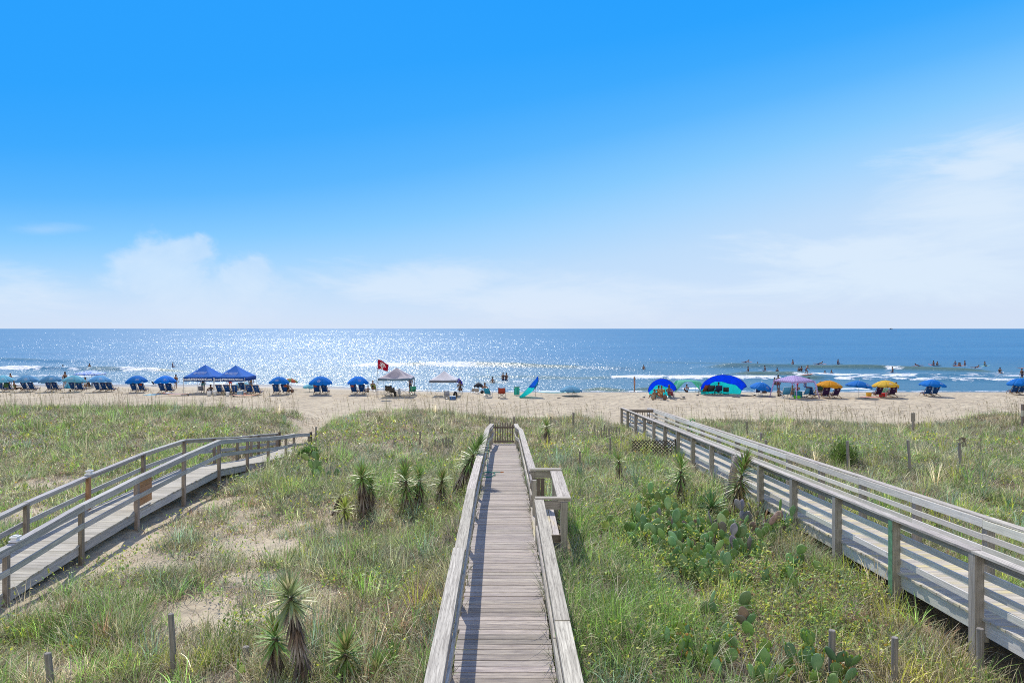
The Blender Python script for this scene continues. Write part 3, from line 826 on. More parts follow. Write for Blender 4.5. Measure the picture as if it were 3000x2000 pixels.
# lattice panel
org = (6.1, 29.3, gz1(6.1, 29.3))
LT = thing('lattice_panel', 'dark diagonal lattice panel standing in the grass against the right boardwalk', 'lattice panel', org)
b = MB(); x0, x1, z0, z1 = 5.15, 6.98, org[2] - .05, org[2] + .72
step = .15
for sgn in (1, -1):
    for k in range(-8, 22):
        # line x = x0 + k*step + sgn*(z-z0)
        pts = []
        for z in np.linspace(z0, z1, 30):
            x = x0 + k * step + (sgn * (z - z0) if sgn > 0 else -(z - z0) + .6)
            if x0 <= x <= x1: pts.append((x, z))
        if len(pts) > 2: b.bar((pts[0][0], 29.3 + sgn * .008, pts[0][1]), (pts[-1][0], 29.3 + sgn * .008, pts[-1][1]), .036, .012, None, (0, 1, 0))
b.build('slats', M['dark_wood'], LT, org)
b = MB(); b.box((x1 + .03, 29.3, (z0 + z1) / 2), (.06, .06, z1 - z0 + .1)); b.build('upright', M['dark_wood'], LT, org)
# ------------------------------------------------------------------ grass and ground cover
def blades(root, az, L, lean, width, col, nseg=3, droop=.25, twist=None, tipw=.12, belly=.7):
    """strips: root (N,3); returns verts, quads, cols"""
    n = len(root)
    tt = np.linspace(0, 1, nseg + 1)[None, :]
    L = L[:, None]; lean = lean[:, None]
    hor = L * lean * tt ** 1.6
    ver = L * (np.sqrt(np.clip(1 - .7 * lean ** 2, .05, 1)) * tt) - L * droop * lean * tt ** 3
    ca, sa = np.cos(az)[:, None], np.sin(az)[:, None]
    cxp = root[:, 0:1] + hor * ca; cyp = root[:, 1:2] + hor * sa; czp = root[:, 2:3] + ver
    wv = width[:, None] * np.maximum(tipw, (1 - tt ** 2) ** belly) * .5
    ta = az + np.pi / 2 + (rng.normal(0, .5, n) if twist is None else twist)
    sx, sy = np.cos(ta)[:, None], np.sin(ta)[:, None]
    v = np.empty((n, nseg + 1, 2, 3))
    v[:, :, 0, 0] = cxp - sx * wv; v[:, :, 0, 1] = cyp - sy * wv; v[:, :, 0, 2] = czp
    v[:, :, 1, 0] = cxp + sx * wv; v[:, :, 1, 1] = cyp + sy * wv; v[:, :, 1, 2] = czp + wv * .3
    base = (np.arange(n) * (nseg + 1) * 2)[:, None]
    k = np.arange(nseg)[None, :] * 2
    q = np.stack([base + k, base + k + 1, base + k + 3, base + k + 2], -1).reshape(-1, 4)
    c = np.repeat(col, (nseg + 1) * 2, axis=0)
    return v.reshape(-1, 3), q, c
class Acc:
    def __init__(s): s.v = []; s.q = []; s.c = []; s.n = 0
    def add(s, t):
        v, q, c = t; s.v.append(v); s.q.append(q + s.n); s.c.append(c); s.n += len(v)
    def build(s, name, mat): return np_mesh(name, np.concatenate(s.v), np.concatenate(s.q), mat, np.concatenate(s.c), True)

def scatter(n_target, dmin, dmax, dens_pow=1.0, xm=.80):
    """points in the wedge of dune the place shows (with a margin), denser near"""
    y = dmin * (dmax / dmin) ** rng.random(n_target) if dens_pow == 0 else dmin + (dmax - dmin) * rng.random(n_target) ** dens_pow
    x = (rng.random(n_target) * 2 - 1) * (y * xm + 2.5)
    return x, y
def on_walk(x, y, m=0.0):
    a = (np.abs(x - cx_mid(y)) < .66 + m) & (y < 33.2)
    b = (np.abs(x + 10.71) < .72 + m) & (y < 33.8)
    c = (np.abs(x - 7.97) < .86 + m) & (y < 45.3)
    e = (x > .3) & (x < 1.2 + m) & (y > 13.9) & (y < 17.2)
    return a | b | c | e
def under_walk(x, y):
    w_ = .35 * fbm(x * 1.1 + 3, y * 1.1, 2)
    return ((np.abs(x + 10.6) < .78 + w_) & (y < 31)) | ((np.abs(x - 8.05) < .85 + w_) & (y < 40))

OLIVE = np.array([.33, .37, .13]); SAGE = np.array([.42, .46, .25]); STRAW = np.array([.68, .58, .38]); RUST = np.array([.44, .27, .17])
FRESH = np.array([.28, .46, .10]); YEL = np.array([.58, .62, .09]); BLUE = np.array([.27, .39, .26]); GREYB = np.array([.36, .31, .27])
def pick_cols(x, y):
    n = len(x)
    a = fbm(x / 3.1 + 40, y / 3.1, 3); b = fbm(x / 1.7 + 90, y / 1.7 + 13, 3); c = fbm(x / 5 + 7, y / 5 + 60, 3)
    w = np.zeros((n, 8))
    w[:, 0] = 1.0
    w[:, 1] = .8 + 2.0 * sstep(.45, .65, a)
    w[:, 2] = .22 + 2.0 * sstep(.56, .70, b)
    w[:, 3] = .05 + 1.6 * sstep(.60, .72, c) * sstep(30, 12, y)
    w[:, 4] = .25 + 3.0 * sstep(.58, .70, fbm(x / 2.4 + 3, y / 2.4 + 77, 3)) + 6.0 * np.exp(-((x - 1.9) / 1.0) ** 2 - ((y - 12) / 4.0) ** 2) + 2.4 * sstep(36, 40, y) * (x < -8)
    w[:, 5] = .10 + 1.0 * sstep(.60, .70, a) * (x > 0) + .6 * sstep(.58, .68, b) * sstep(22, 12, y) + .8 * ((x > 3) & (y < 20))
    w[:, 6] = .4 + 1.5 * sstep(.55, .7, c)
    w[:, 7] = .25 + 1.5 * sstep(.62, .7, fbm(x / 1.4 + 55, y / 1.4, 2))
    q = sstep(2.5, 4.5, x) * sstep(19, 11, y)
    w[:, 2] += .9 * q; w[:, 3] += .45 * q; w[:, 7] += .9 * q
    w[:, 2] *= 1.15; w[:, 7] *= 1.2
    # rusty seed-head patch left of the centre walkway
    p = np.exp(-((x + 1.9) / 1.1) ** 2 - ((y - 11.5) / 2.0) ** 2)
    w[:, 3] += 3.0 * p; w[:, 2] += 1.0 * p
    cw = np.cumsum(w, 1); r = rng.random(n) * cw[:, -1]
    k = (r[:, None] > cw).sum(1)
    pal = np.stack([OLIVE, SAGE, STRAW, RUST, FRESH, YEL, BLUE, GREYB])
    return pal[k], k

CL = [
 (1890, 18.6, 'prickly pear with one upright round pad below the grey green rosette', 5, .24, 0, 0),
 (1858, 17.2, 'prickly pear clump nearest the middle of the right grass, half hidden', 6, .22, .1, 0),
 (1905, 16.4, 'prickly pear with a large pad facing forward on the left of the patch', 7, .27, 0, 0),
 (1985, 17.9, 'prickly pear with paired green pads at the top of the patch', 7, .24, .1, 0),
 (2040, 17.0, 'prickly pear clump of mostly withered grey pads in mid patch', 8, .27, .75, 0),
 (2110, 17.3, 'prickly pear behind the withered clump, bright green pads', 7, .24, .1, 0),
 (2150, 16.6, 'prickly pear with dark green and grey pads mixed', 8, .25, .4, 0),
 (2215, 17.2, 'withered grey purple prickly pear near the right boardwalk', 8, .28, .8, 0),
 (2265, 17.0, 'prickly pear with broad grey pads closest to the right boardwalk', 5, .26, .3, 0),
 (1880, 15.3, 'dark prickly pear low in the shadow at the left of the patch', 7, .22, 0, 0),
 (1935, 14.6, 'prickly pear with overlapping small pads below the large forward pad', 8, .22, 0, 0),
 (2010, 15.2, 'prickly pear clump of slanted pads in the middle of the patch', 8, .23, .1, 0),
 (2080, 14.7, 'prickly pear with tall narrow pads in the middle right of the patch', 8, .24, 0, 0),
 (2165, 15.0, 'prickly pear with one bluish round pad facing forward', 8, .25, .1, 0),
 (2045, 13.9, 'dense dark prickly pear mound at the lower edge of the patch', 11, .24, .1, 2),
 (2250, 13.5, 'prickly pear with two stacked pads and buds near the grass edge', 6, .23, 0, 3),
 (2320, 14.2, 'single lying prickly pear near the shaded side of the right boardwalk', 5, .22, 0, 2),
 (2140, 11.9, 'lone prickly pear with one upright pad in leafy ground cover', 4, .22, 0, 0),
 (2105, 11.1, 'prickly pear with a dark upright pad above a pale dead one', 5, .22, .3, 0),
 (1985, 10.35, 'prickly pear at the bottom edge crowded with orange buds', 12, .24, .1, 6),
 (2065, 10.2, 'prickly pear at the bottom edge with dark wide pads and yellow buds', 12, .24, 0, 7),
 (2170, 10.1, 'prickly pear at the bottom edge between the budding clump and blue pads', 11, .23, 0, 6),
 (2290, 10.3, 'prickly pear at the bottom edge with large blue green pads', 9, .27, 0, 4),
 (2445, 10.0, 'prickly pear growing at the foot of the round stake', 8, .24, 0, 4),
 (2330, 9.8, 'half cut off prickly pear at the bottom edge under the blue pads', 7, .22, 0, 3),
 (948, 24.0, 'pair of prickly pear pads alone in the grass beside the left boardwalk', 7, .30, 0, 0),
 (1895, 19.8, 'olive prickly pear hidden in grass behind the rosette', 6, .25, 0, 0),
 (1815, 16.2, 'small prickly pear with a single bright pad left of the patch', 4, .22, 0, 1),
 (1960, 16.9, 'prickly pear just right of the large forward pad', 7, .24, .05, 0),
 (2075, 16.2, 'prickly pear filling the centre of the patch behind the grey pads', 8, .25, .25, 0),
 (1915, 17.3, 'prickly pear with thin pads at the back left of the patch', 6, .22, .05, 0),
 (2190, 15.9, 'olive green prickly pear in front of the withered grey purple one', 8, .24, .15, 0),
 (2110, 15.6, 'prickly pear directly behind the bluish round pad', 8, .24, .1, 0),
 (1980, 14.0, 'prickly pear at the lower left corner of the patch', 7, .22, 0, 1),
 (2120, 13.6, 'prickly pear right of the dense dark mound', 7, .23, .1, 1),
 (2010, 16.3, 'prickly pear with crowded upright pads at the heart of the patch', 9, .24, .1, 0),
 (665, 9.9, 'prickly pear pad at the bottom edge left of the tall yucca', 4, .20, 0, 2),
 (415, 9.9, 'small prickly pear at the bottom edge right of a slanted stake', 4, .18, 0, 2),
]
CACT = [(c_[0], c_[1]) for c_ in CL]
SPOTS = [(1704, 23.5), (1864, 22.2), (1813, 24.0), (1146, 20.0), (1010, 18.6), (2083, 19.0), (2700, 20.0), (2947, 19.6), (1104, 9.9), (1150, 10.1), (1012, 9.9), (2486, 25.0), (2668, 24.7), (2816, 24.7), (2605, 25.2), (1787, 29.5), (1699, 26.5), (1229, 31), (1156, 31.5), (1315, 31), (1601, 33.5), (1776, 34.5), (2472, 26.2), (2436, 10.1), (2620, 9.9), (2872, 10.0), (720, 10.6), (1236, 10.8), (1922, 29.3)]
def thin_at(x, y):
    r = .70 * np.exp(-((x - 4.6) / 1.9) ** 2 - ((y - 14) / 5.0) ** 2)
    for (px, yy) in SPOTS:
        cx_ = (px - 1500) / F * yy
        r = np.maximum(r, .9 * np.exp(-((x - cx_) / .35) ** 2 - ((y - (yy - .7)) / .8) ** 2))
    for (px, yy) in CACT:
        cx_ = (px - 1500) / F * yy
        r = np.maximum(r, .97 * np.exp(-((x - cx_) / .50) ** 2 - ((y - (yy - .35)) / .65) ** 2))
    return r
G = Acc()
def tufts(nt, dmin, dmax, per, Lr, wr, rad, nseg, pow_=1.0, lean=(.25, .95), keep=1.0, yellow=1.0, xm=.8, colour=None, jitter=.16):
    x, y = scatter(nt, dmin, dmax, pow_, xm)
    c = cover(x, y)
    ok = (rng.random(nt) < c * keep * (1 - thin_at(x, y))) & ~on_walk(x, y, .05)
    ok &= ~(under_walk(x, y) & (rng.random(nt) < .85))
    x, y = x[ok], y[ok]; c = c[ok]
    col, k = pick_cols(x, y)
    if colour is not None: col = np.tile(colour, (len(x), 1))
    col = col * rng.lognormal(-.05, .34, (len(x), 1)).clip(.4, 1.9)
    Lt = rng.uniform(*Lr, len(x)) * (.6 + .5 * c) * np.where(k == 4, 1.15, 1.0) * np.where((k == 3) | (k == 7), .8, 1.0)
    n = len(x) * per
    X_ = np.repeat(x, per) + rng.normal(0, rad, n); Y_ = np.repeat(y, per) + rng.normal(0, rad, n)
    off = on_walk(X_, Y_, .03)
    X_ = np.where(off, np.repeat(x, per), X_); Y_ = np.where(off, np.repeat(y, per), Y_)
    az = np.arctan2(Y_ - np.repeat(y, per), X_ - np.repeat(x, per)) + rng.normal(0, .7, n)
    Ln = np.repeat(Lt, per) * rng.uniform(.55, 1.15, n)
    le = rng.uniform(*lean, n)
    colr = np.repeat(col, per, 0) * rng.lognormal(-.06, .36, (n, 1)).clip(.35, 2.0)
    # dead blades inside every tuft
    dead = rng.random(n) < .16
    colr[dead] = STRAW * rng.uniform(.5, 1.1, (dead.sum(), 1))
    z = gz(X_, Y_) - .02
    G.add(blades(np.stack([X_, Y_, z], -1), az, Ln, le, rng.uniform(*wr, n), colr, nseg))
    return x, y
tufts(6500, 8.0, 17, 42, (.30, .62), (.006, .012), .11, 4, 1.0)
tufts(9000, 16, 28, 30, (.25, .50), (.010, .017), .13, 3, 1.0)
tufts(13500, 27, 46, 22, (.22, .44), (.015, .026), .17, 3, .85, xm=.85)
tufts(2500, 10, 46, 26, (.6, .9), (.009, .018), .08, 4, 1.0, lean=(.1, .6), keep=.6)
# arching bleached strands, bright lush clumps and dark old tussocks
tufts(2600, 8.5, 44, 12, (.45, .85), (.006, .014), .12, 5, 1.0, lean=(.6, 1.15), colour=np.array([.86, .78, .56]))
tufts(900, 8.5, 30, 34, (.40, .75), (.010, .018), .10, 5, 1.0, lean=(.3, 1.0), colour=np.array([.28, .46, .12]))
tufts(1500, 8.5, 44, 46, (.25, .5), (.008, .016), .16, 4, 1.0, lean=(.5, 1.2), colour=np.array([.16, .14, .08]))
tufts(1100, 8.5, 26, 40, (.22, .42), (.006, .012), .22, 4, 1.0, lean=(.7, 1.25), colour=np.array([.50, .36, .25]))
go = G.build('dune_grass', M['leaf'])
tag(go, 'mixed green, sage and straw coloured dune grass covering the sand', 'grass', kind='stuff')

# low dry litter: short tangled dead stems over the ground
G = Acc()
n = 150000
x, y = scatter(n, 8, 44, .85)
c = cover(x, y); c2 = np.maximum(c, .30 * (fbm(x / .8, y / .8) > .48))
ok = (rng.random(n) < c2) & ~on_walk(x, y, .02); x, y = x[ok], y[ok]; n = len(x)
k = 1 + sstep(12, 40, y) * 1.3
col = np.where(rng.random((n, 1)) < .5, GREYB, STRAW) * rng.uniform(.35, 1.1, (n, 1))
rust = rng.random(n) < .3; col[rust] = RUST * rng.uniform(.5, 1.1, (rust.sum(), 1))
G.add(blades(np.stack([x, y, gz(x, y) + .005], -1), rng.uniform(0, 6.28, n), rng.uniform(.10, .38, n) * k ** .3, rng.uniform(.6, 1.1, n), rng.uniform(.006, .011, n) * k, col, 3, .45))
go = G.build('dry_litter', M['leaf'])
tag(go, 'tangle of short dead brown stems lying between the dune grasses', 'dead grass', kind='stuff')

# leafy ground cover (small yellow-green leaves on low stems)
G = Acc()
n = 420000
x, y = scatter(n, 8.5, 36, .8)
m = 1.3 * sstep(.40, .56, fbm(x / 1.6 + 21, y / 1.6 + 8, 3)) * (.05 + .95 * np.exp(-((x - 4.6) / 2.8) ** 2 - ((y - 13) / 6) ** 2))
m = m + .75 * sstep(.58, .70, fbm(x / 1.1 + 71, y / 1.1 + 5, 3)) * np.exp(-((x + 6) / 4.5) ** 2 - ((y - 11.5) / 3.5) ** 2)
m = m + .5 * sstep(.62, .7, fbm(x / 1.5, y / 1.5 + 45, 3)) * sstep(14, 20, y) * .12
m = m * sstep(42, 36, y) * (1 - .8 * np.maximum(0, thin_at(x, y) - .70 * np.exp(-((x - 4.6) / 1.9) ** 2 - ((y - 14) / 5.0) ** 2)).clip(0, 1))
ok = (rng.random(n) < m) & ~on_walk(x, y, .12) & ~under_walk(x, y); x, y = x[ok], y[ok]; n = len(x)
k = 1 + sstep(12, 36, y) * 1.2
hgt = rng.random(n) ** .55 * (.12 + .62 * fbm(x / .9, y / .9, 2))
col = np.where(rng.random((n, 1)) < .45, YEL, FRESH) * rng.uniform(.55, 1.3, (n, 1))
s_ = rng.random(n) < .35; col[s_] = np.array([.36, .38, .15]) * rng.uniform(.7, 1.2, (s_.sum(), 1))
s_ = rng.random(n) < .012; col[s_] = np.array([.62, .42, .06])
s_ = rng.random(n) < .03; col[s_] = RUST
G.add(blades(np.stack([x, y, gz(x, y) + hgt], -1), rng.uniform(0, 6.28, n), rng.uniform(.04, .09, n) * k, rng.uniform(.5, 1.15, n), rng.uniform(.02, .042, n) * k, col, 2, .2, tipw=.15, belly=.5))
go = G.build('leafy_ground_cover', M['leaf'])
tag(go, 'low yellow green leafy plants spreading between the grass and cactus', 'ground cover', kind='stuff')

# sea oats: tall thin stems with seed heads along the seaward crest
G = Acc()
n = 2300
x = rng.uniform(-40, 44, n); y = rng.normal(42.5, 1.6, n)
dn = .35 + .65 * sstep(.42, .6, fbm(x / 4 + 2, y / 4, 2)) + .5 * np.exp(-((x - 0) / 3.5) ** 2)
ok = (rng.random(n) < dn) & ~on_walk(x, y, .3) & (np.abs(x + 12.3) > 1.0); x, y = x[ok], y[ok]; n = len(x)
x2, y2 = scatter(260, 24, 40, 1.0); ok = (cover(x2, y2) > .4) & ~on_walk(x2, y2, .3); x = np.concatenate([x, x2[ok]]); y = np.concatenate([y, y2[ok]]); n = len(x)
L = rng.uniform(.75, 1.5, n); az = rng.normal(2.9, .9, n); le = rng.uniform(.05, .38, n)
col = np.where(rng.random((n, 1)) < .5, np.array([.30, .24, .15]), np.array([.26, .27, .14])) * rng.uniform(.6, 1.1, (n, 1))
r0 = np.stack([x, y, gz(x, y)], -1)
G.add(blades(r0, az, L, le, rng.uniform(.010, .017, n), col, 5, .5, tipw=.5))
# seed heads: a few drooping spikelets near each tip
for j in range(5):
    f = 1 - .05 * j
    tip = r0.copy(); tip[:, 0] += L * le * f ** 1.6 * np.cos(az); tip[:, 1] += L * le * f ** 1.6 * np.sin(az)
    tip[:, 2] += L * np.sqrt(1 - .7 * le ** 2) * f - L * .5 * le * f ** 3
    G.add(blades(tip, az + rng.normal(0, .9, n), rng.uniform(.06, .13, n), rng.uniform(.3, .9, n), rng.uniform(.016, .03, n), np.tile(np.array([.42, .34, .20]), (n, 1)) * rng.uniform(.7, 1.1, (n, 1)), 2, .6, tipw=.3))
go = G.build('sea_oats', M['leaf'])
tag(go, 'tall thin sea oats with drooping seed heads along the dune crest', 'sea oats', kind='stuff')

# weeds reaching over the edges of the centre walkway
G = Acc()
yb = rng.uniform(7.2, 31, 90); sd_ = np.where(rng.random(90) < .72, 1, -1)
for yy_, s_ in zip(yb, sd_):
    n = rng.integers(3, 8)
    x = cx_mid(yy_) + s_ * .655 + rng.normal(0, .02, n); y = yy_ + rng.normal(0, .06, n)
    az = np.where(s_ > 0, np.pi, 0) + rng.normal(0, .9, n)
    z = np.full(n, float(deck_mid(yy_)) - .04)
    col = np.where(rng.random((n, 1)) < .6, np.array([.13, .15, .06]), STRAW * .5)
    G.add(blades(np.stack([x, y, z], -1), az, rng.uniform(.12, .40, n), rng.uniform(.3, 1.0, n), rng.uniform(.006, .012, n), col * rng.uniform(.6, 1.1, (n, 1)), 3))
go = G.build('edge_weeds', M['leaf'])
tag(go, 'thin dark weeds growing up through the edges of the centre boardwalk', 'weeds', kind='stuff')

# ------------------------------------------------------------------ yuccas
def yucca_mesh(n, base, L, elev, spread_z=0.0, col=(.2, .3, .08), wid=.035, axis=Vector((0, 0, 1)), droop=.15, tipc=None):
    """rosette of stiff blades round 'base' along axis; elev = (lo, hi) radians above the horizontal"""
    a1 = axis.orthogonal().normalized(); a2 = axis.cross(a1)
    vs, qs, cs = [], [], []
    for i in range(n):
        ph = i * 2.399963 + rnd.uniform(-.2, .2); f = i / max(1, n - 1)
        e = elev[0] + (elev[1] - elev[0]) * f + rnd.uniform(-.13, .13)
        out_ = (a1 * math.cos(ph) + a2 * math.sin(ph))
        dr = out_ * math.cos(e) + axis * math.sin(e)
        l = L * rnd.uniform(.8, 1.12); p0 = base + axis * (spread_z * (f - .5)) + out_ * .02
        side = dr.cross(Vector((0, 0, 1)) if abs(dr.z) < .95 else Vector((1, 0, 0))).normalized(); up = side.cross(dr).normalized()
        w_ = wid * rnd.uniform(.8, 1.2); c = Vector(col) * rnd.uniform(.7, 1.3)
        if tipc and rnd.random() < .35: c = Vector(tipc) * rnd.uniform(.7, 1.2)
        b0 = len(vs)
        for (tq, wq) in ((0, .55), (.25, 1.0), (.6, .8), (1.0, .06)):
            p = p0 + dr * (l * tq) - Vector((0, 0, 1)) * (droop * l * tq ** 2)
            vs += [p - side * w_ * wq / 2 + up * w_ * wq * .18, p, p + side * w_ * wq / 2 + up * w_ * wq * .18]
            cs += [tuple(c)] * 3
        for k in range(3):
            for j in range(2):
                q = b0 + k * 3 + j; qs.append((q, q + 1, q + 4, q + 3))
    return vs, qs, cs
def part_from(name, vs, qs, cs, mat, parent, origin):
    v = np.array([tuple(p) for p in vs]) - np.array(tuple(origin))
    o = np_mesh(name, v, np.array(qs), mat, np.array(cs), False); o.parent = parent; return o
def yucca(head, base, label, trunk=True, size=.42, n=90, col=(.17, .27, .07), skirt=True, tipc=(.40, .38, .16), long_crown=.25, dark=1.0):
    head, base = Vector(head), Vector(base)
    size *= 1.12
    t_ = thing('yucca', label, 'yucca', tuple(base), 0, 'yuccas growing in the dune grass')
    ax = (head - base); H_ = ax.length; ax = ax.normalized() if H_ > .12 else Vector((0, 0, 1))
    if trunk and H_ > .25:
        b = MB(); mid = base.lerp(head, .5) + Vector((jit(.03), jit(.03), 0))
        b.tube([base - Vector((0, 0, .15)), mid, head], [.075, .055, .04], 8, (.55, .45, .38)); b.build('trunk', M['stake_wood'], t_, tuple(base))
        if skirt:
            vs, qs, cs = [], [], []
            m = int(110 + 150 * H_)
            for lv in range(9):
                f = .10 + lv * .10
                p = base.lerp(head, f)
                lc = [(.30, .25, .21), (.38, .33, .28), (.22, .16, .12), (.16, .13, .115)][lv % 4]
                a, q, c = yucca_mesh(m // 9 + 6, p, size * rnd.uniform(.8, 1.1) * (1.15 - .3 * f), (-1.40, -1.05), .06, lc, .036, Vector((0, 0, 1)).lerp(ax, .5).normalized(), .10)
                o0 = len(vs); vs += a; qs += [tuple(o0 + i for i in z) for z in q]; cs += c
            part_from('dead_leaves', vs, qs, cs, M['dead'], t_, base)
    vs, qs, cs = yucca_mesh(n, head, size, (-.75, 1.45), long_crown, tuple(x * (.5 + .5 * dark) * 1.5 for x in col), .043, ax, .12, tipc)
    part_from('crown', vs, qs, cs, M['yucca'], t_, base)
    return t_
def at(px, y, dz=0.0):
    """dune ground point at photograph column px and distance y"""
    x = (px - 1500) / F * y; return Vector((x, y, gz1(x, y) + dz))
def up_to(px, py, y): return Vector(((px - 1500) / F * y, y, CAM_H - (py - 963) / F * y))
YL = [
 # head px, py, base px, dist, size, n, label, kwargs
 (850, 1748, 905, 9.7, .33, 120, 'tall shaggy yucca in the left foreground with a spiky pale crown', dict(tipc=(.60, .56, .34), col=(.22, .27, .12))),
 (806, 1868, 815, 9.9, .33, 80, 'shorter green yucca leaning against the tall shaggy foreground yucca', {}),
 (1012, 1915, 1012, 9.9, .32, 100, 'round bright green yucca head low in the grass, foreground centre left', dict(skirt=False)),
 (1104, 1965, 1104, 9.9, .34, 55, 'low yucca tuft just right of the round foreground yucca head', dict(trunk=False)),
 (1150, 1945, 1150, 10.1, .34, 60, 'low dark yucca tuft beside the centre boardwalk near a stake', dict(trunk=False)),
 (1061, 1397, 1063, 19.0, .40, 100, 'tall yucca with a thick grey skirt, left one of a close pair', {}),
 (1085, 1425, 1086, 19.3, .36, 90, 'shorter skirted yucca, right one of a close pair', dict(dark=.8)),
 (1189, 1408, 1196, 19.2, .42, 130, 'big dark yucca with two leaf tiers, left of a skirted neighbour', dict(dark=.75, long_crown=.6)),
 (1228, 1406, 1225, 19.6, .38, 100, 'skirted yucca with bright tips right beside the big dark one', dict(long_crown=.4)),
 (1181, 1380, 1181, 21.0, .32, 60, 'small half dead yucca behind the two skirted ones', dict(col=(.26, .18, .13), dark=.8)),
 (1295, 1408, 1288, 20.2, .34, 90, 'slim yucca alone between the clusters and the leaning yucca', dict(dark=.8, long_crown=.3)),
 (1388, 1330, 1322, 20.6, .46, 150, 'large yucca leaning right against the centre boardwalk rail', dict(dark=.7, long_crown=.75, tipc=(.20, .30, .10))),
 (1010, 1490, 1010, 18.6, .34, 70, 'small yellow green yucca rosette left of the close pair', dict(skirt=False, col=(.34, .40, .09))),
 (999, 1452, 976, 19.4, .26, 36, 'collapsed grey yucca leaning behind the yellow green rosette', dict(col=(.30, .34, .12))),
 (1146, 1446, 1146, 20.0, .28, 40, 'faint yellow green yucca tuft between the two skirted clusters', dict(trunk=False, col=(.36, .42, .12))),
 (1601, 1250, 1603, 33.5, .44, 70, 'small distant yucca right of the boardwalk gate', dict(dark=.8)),
 (1704, 1392, 1704, 23.5, .55, 60, 'blue green stemless yucca rosette right of the bench bay', dict(trunk=False, col=(.12, .22, .13), tipc=(.33, .36, .24))),
 (1813, 1352, 1817, 24.0, .34, 55, 'yucca on a bare charred stump right of the stemless rosette', dict(dark=.8)),
 (1864, 1418, 1864, 22.2, .42, 50, 'low grey green yucca rosette with a dead base near the cacti', dict(trunk=False, col=(.15, .23, .12), tipc=(.35, .36, .24))),
 (1995, 1380, 1995, 20.2, .44, 120, 'tall two tiered yucca standing before the right boardwalk', dict(long_crown=.55)),
 (2083, 1490, 2080, 19.0, .50, 130, 'broad deep green yucca rosette between the two tall ones', dict(col=(.10, .20, .07), skirt=False)),
 (2054, 1450, 2056, 20.3, .32, 60, 'small upright yucca tucked behind the broad rosette', dict(trunk=False)),
 (2174, 1392, 2140, 19.0, .44, 190, 'tallest right yucca, dark crown leaning over a grey skirt', dict(dark=.65, long_crown=.85, tipc=(.30, .24, .10))),
 (2090, 1412, 2090, 23.2, .46, 40, 'sprawling pale yucca beside a post of the right boardwalk', dict(trunk=False, col=(.20, .27, .16), tipc=(.40, .42, .30))),
 (2700, 1505, 2700, 20.0, .42, 40, 'flat yucca rosette just beyond the right boardwalk', dict(trunk=False, col=(.13, .25, .07))),
 (2947, 1515, 2947, 19.6, .36, 60, 'dark green yucca clump in the grass at the right edge', dict(trunk=False, col=(.08, .19, .07))),
 (1935, 1352, 1935, 25.5, .45, 36, 'thin grey green yucca leaves in front of the lattice panel', dict(trunk=False, col=(.20, .26, .17))),
 (72, 1452, 72, 21.5, .30, 36, 'yellow green yucca tuft on the sand left of the left boardwalk', dict(trunk=False, col=(.33, .40, .12))),
]
for (hx, hy, bx, y, sz, n, lab, kw) in YL:
    kw = dict(kw); base = at(bx, y); head = up_to(hx, hy, y)
    if kw.get('trunk') is False: head = base + Vector((0, 0, .08))
    yucca(head, base, lab, size=sz, n=n, **kw)
# dead shaggy trunk behind the tallest right yucca
p0 = at(2120, 20.0); p1 = up_to(2156, 1336, 20.0); b = MB()
b.tube([p0 - Vector((0, 0, .2)), p0.lerp(p1, .5) + Vector((.03, 0, 0)), p1], [.10, .085, .075], 9, (1.2, 1.15, 1.15))
for k in range(90):
    f = rnd.random(); p = p0.lerp(p1, f); a = rnd.uniform(0, 6.28); o_ = Vector((math.cos(a), math.sin(a), 0))
    b.bar(p + o_ * .07, p + o_ * .12 + Vector((0, 0, -.14)), .02, .006, (1.3, 1.2, 1.2))
o = b.build('dead_trunk', M['stake_wood'], None, tuple(p0)); tag(o, 'dead grey shaggy plant trunk standing behind the tallest right yucca', 'dead trunk')

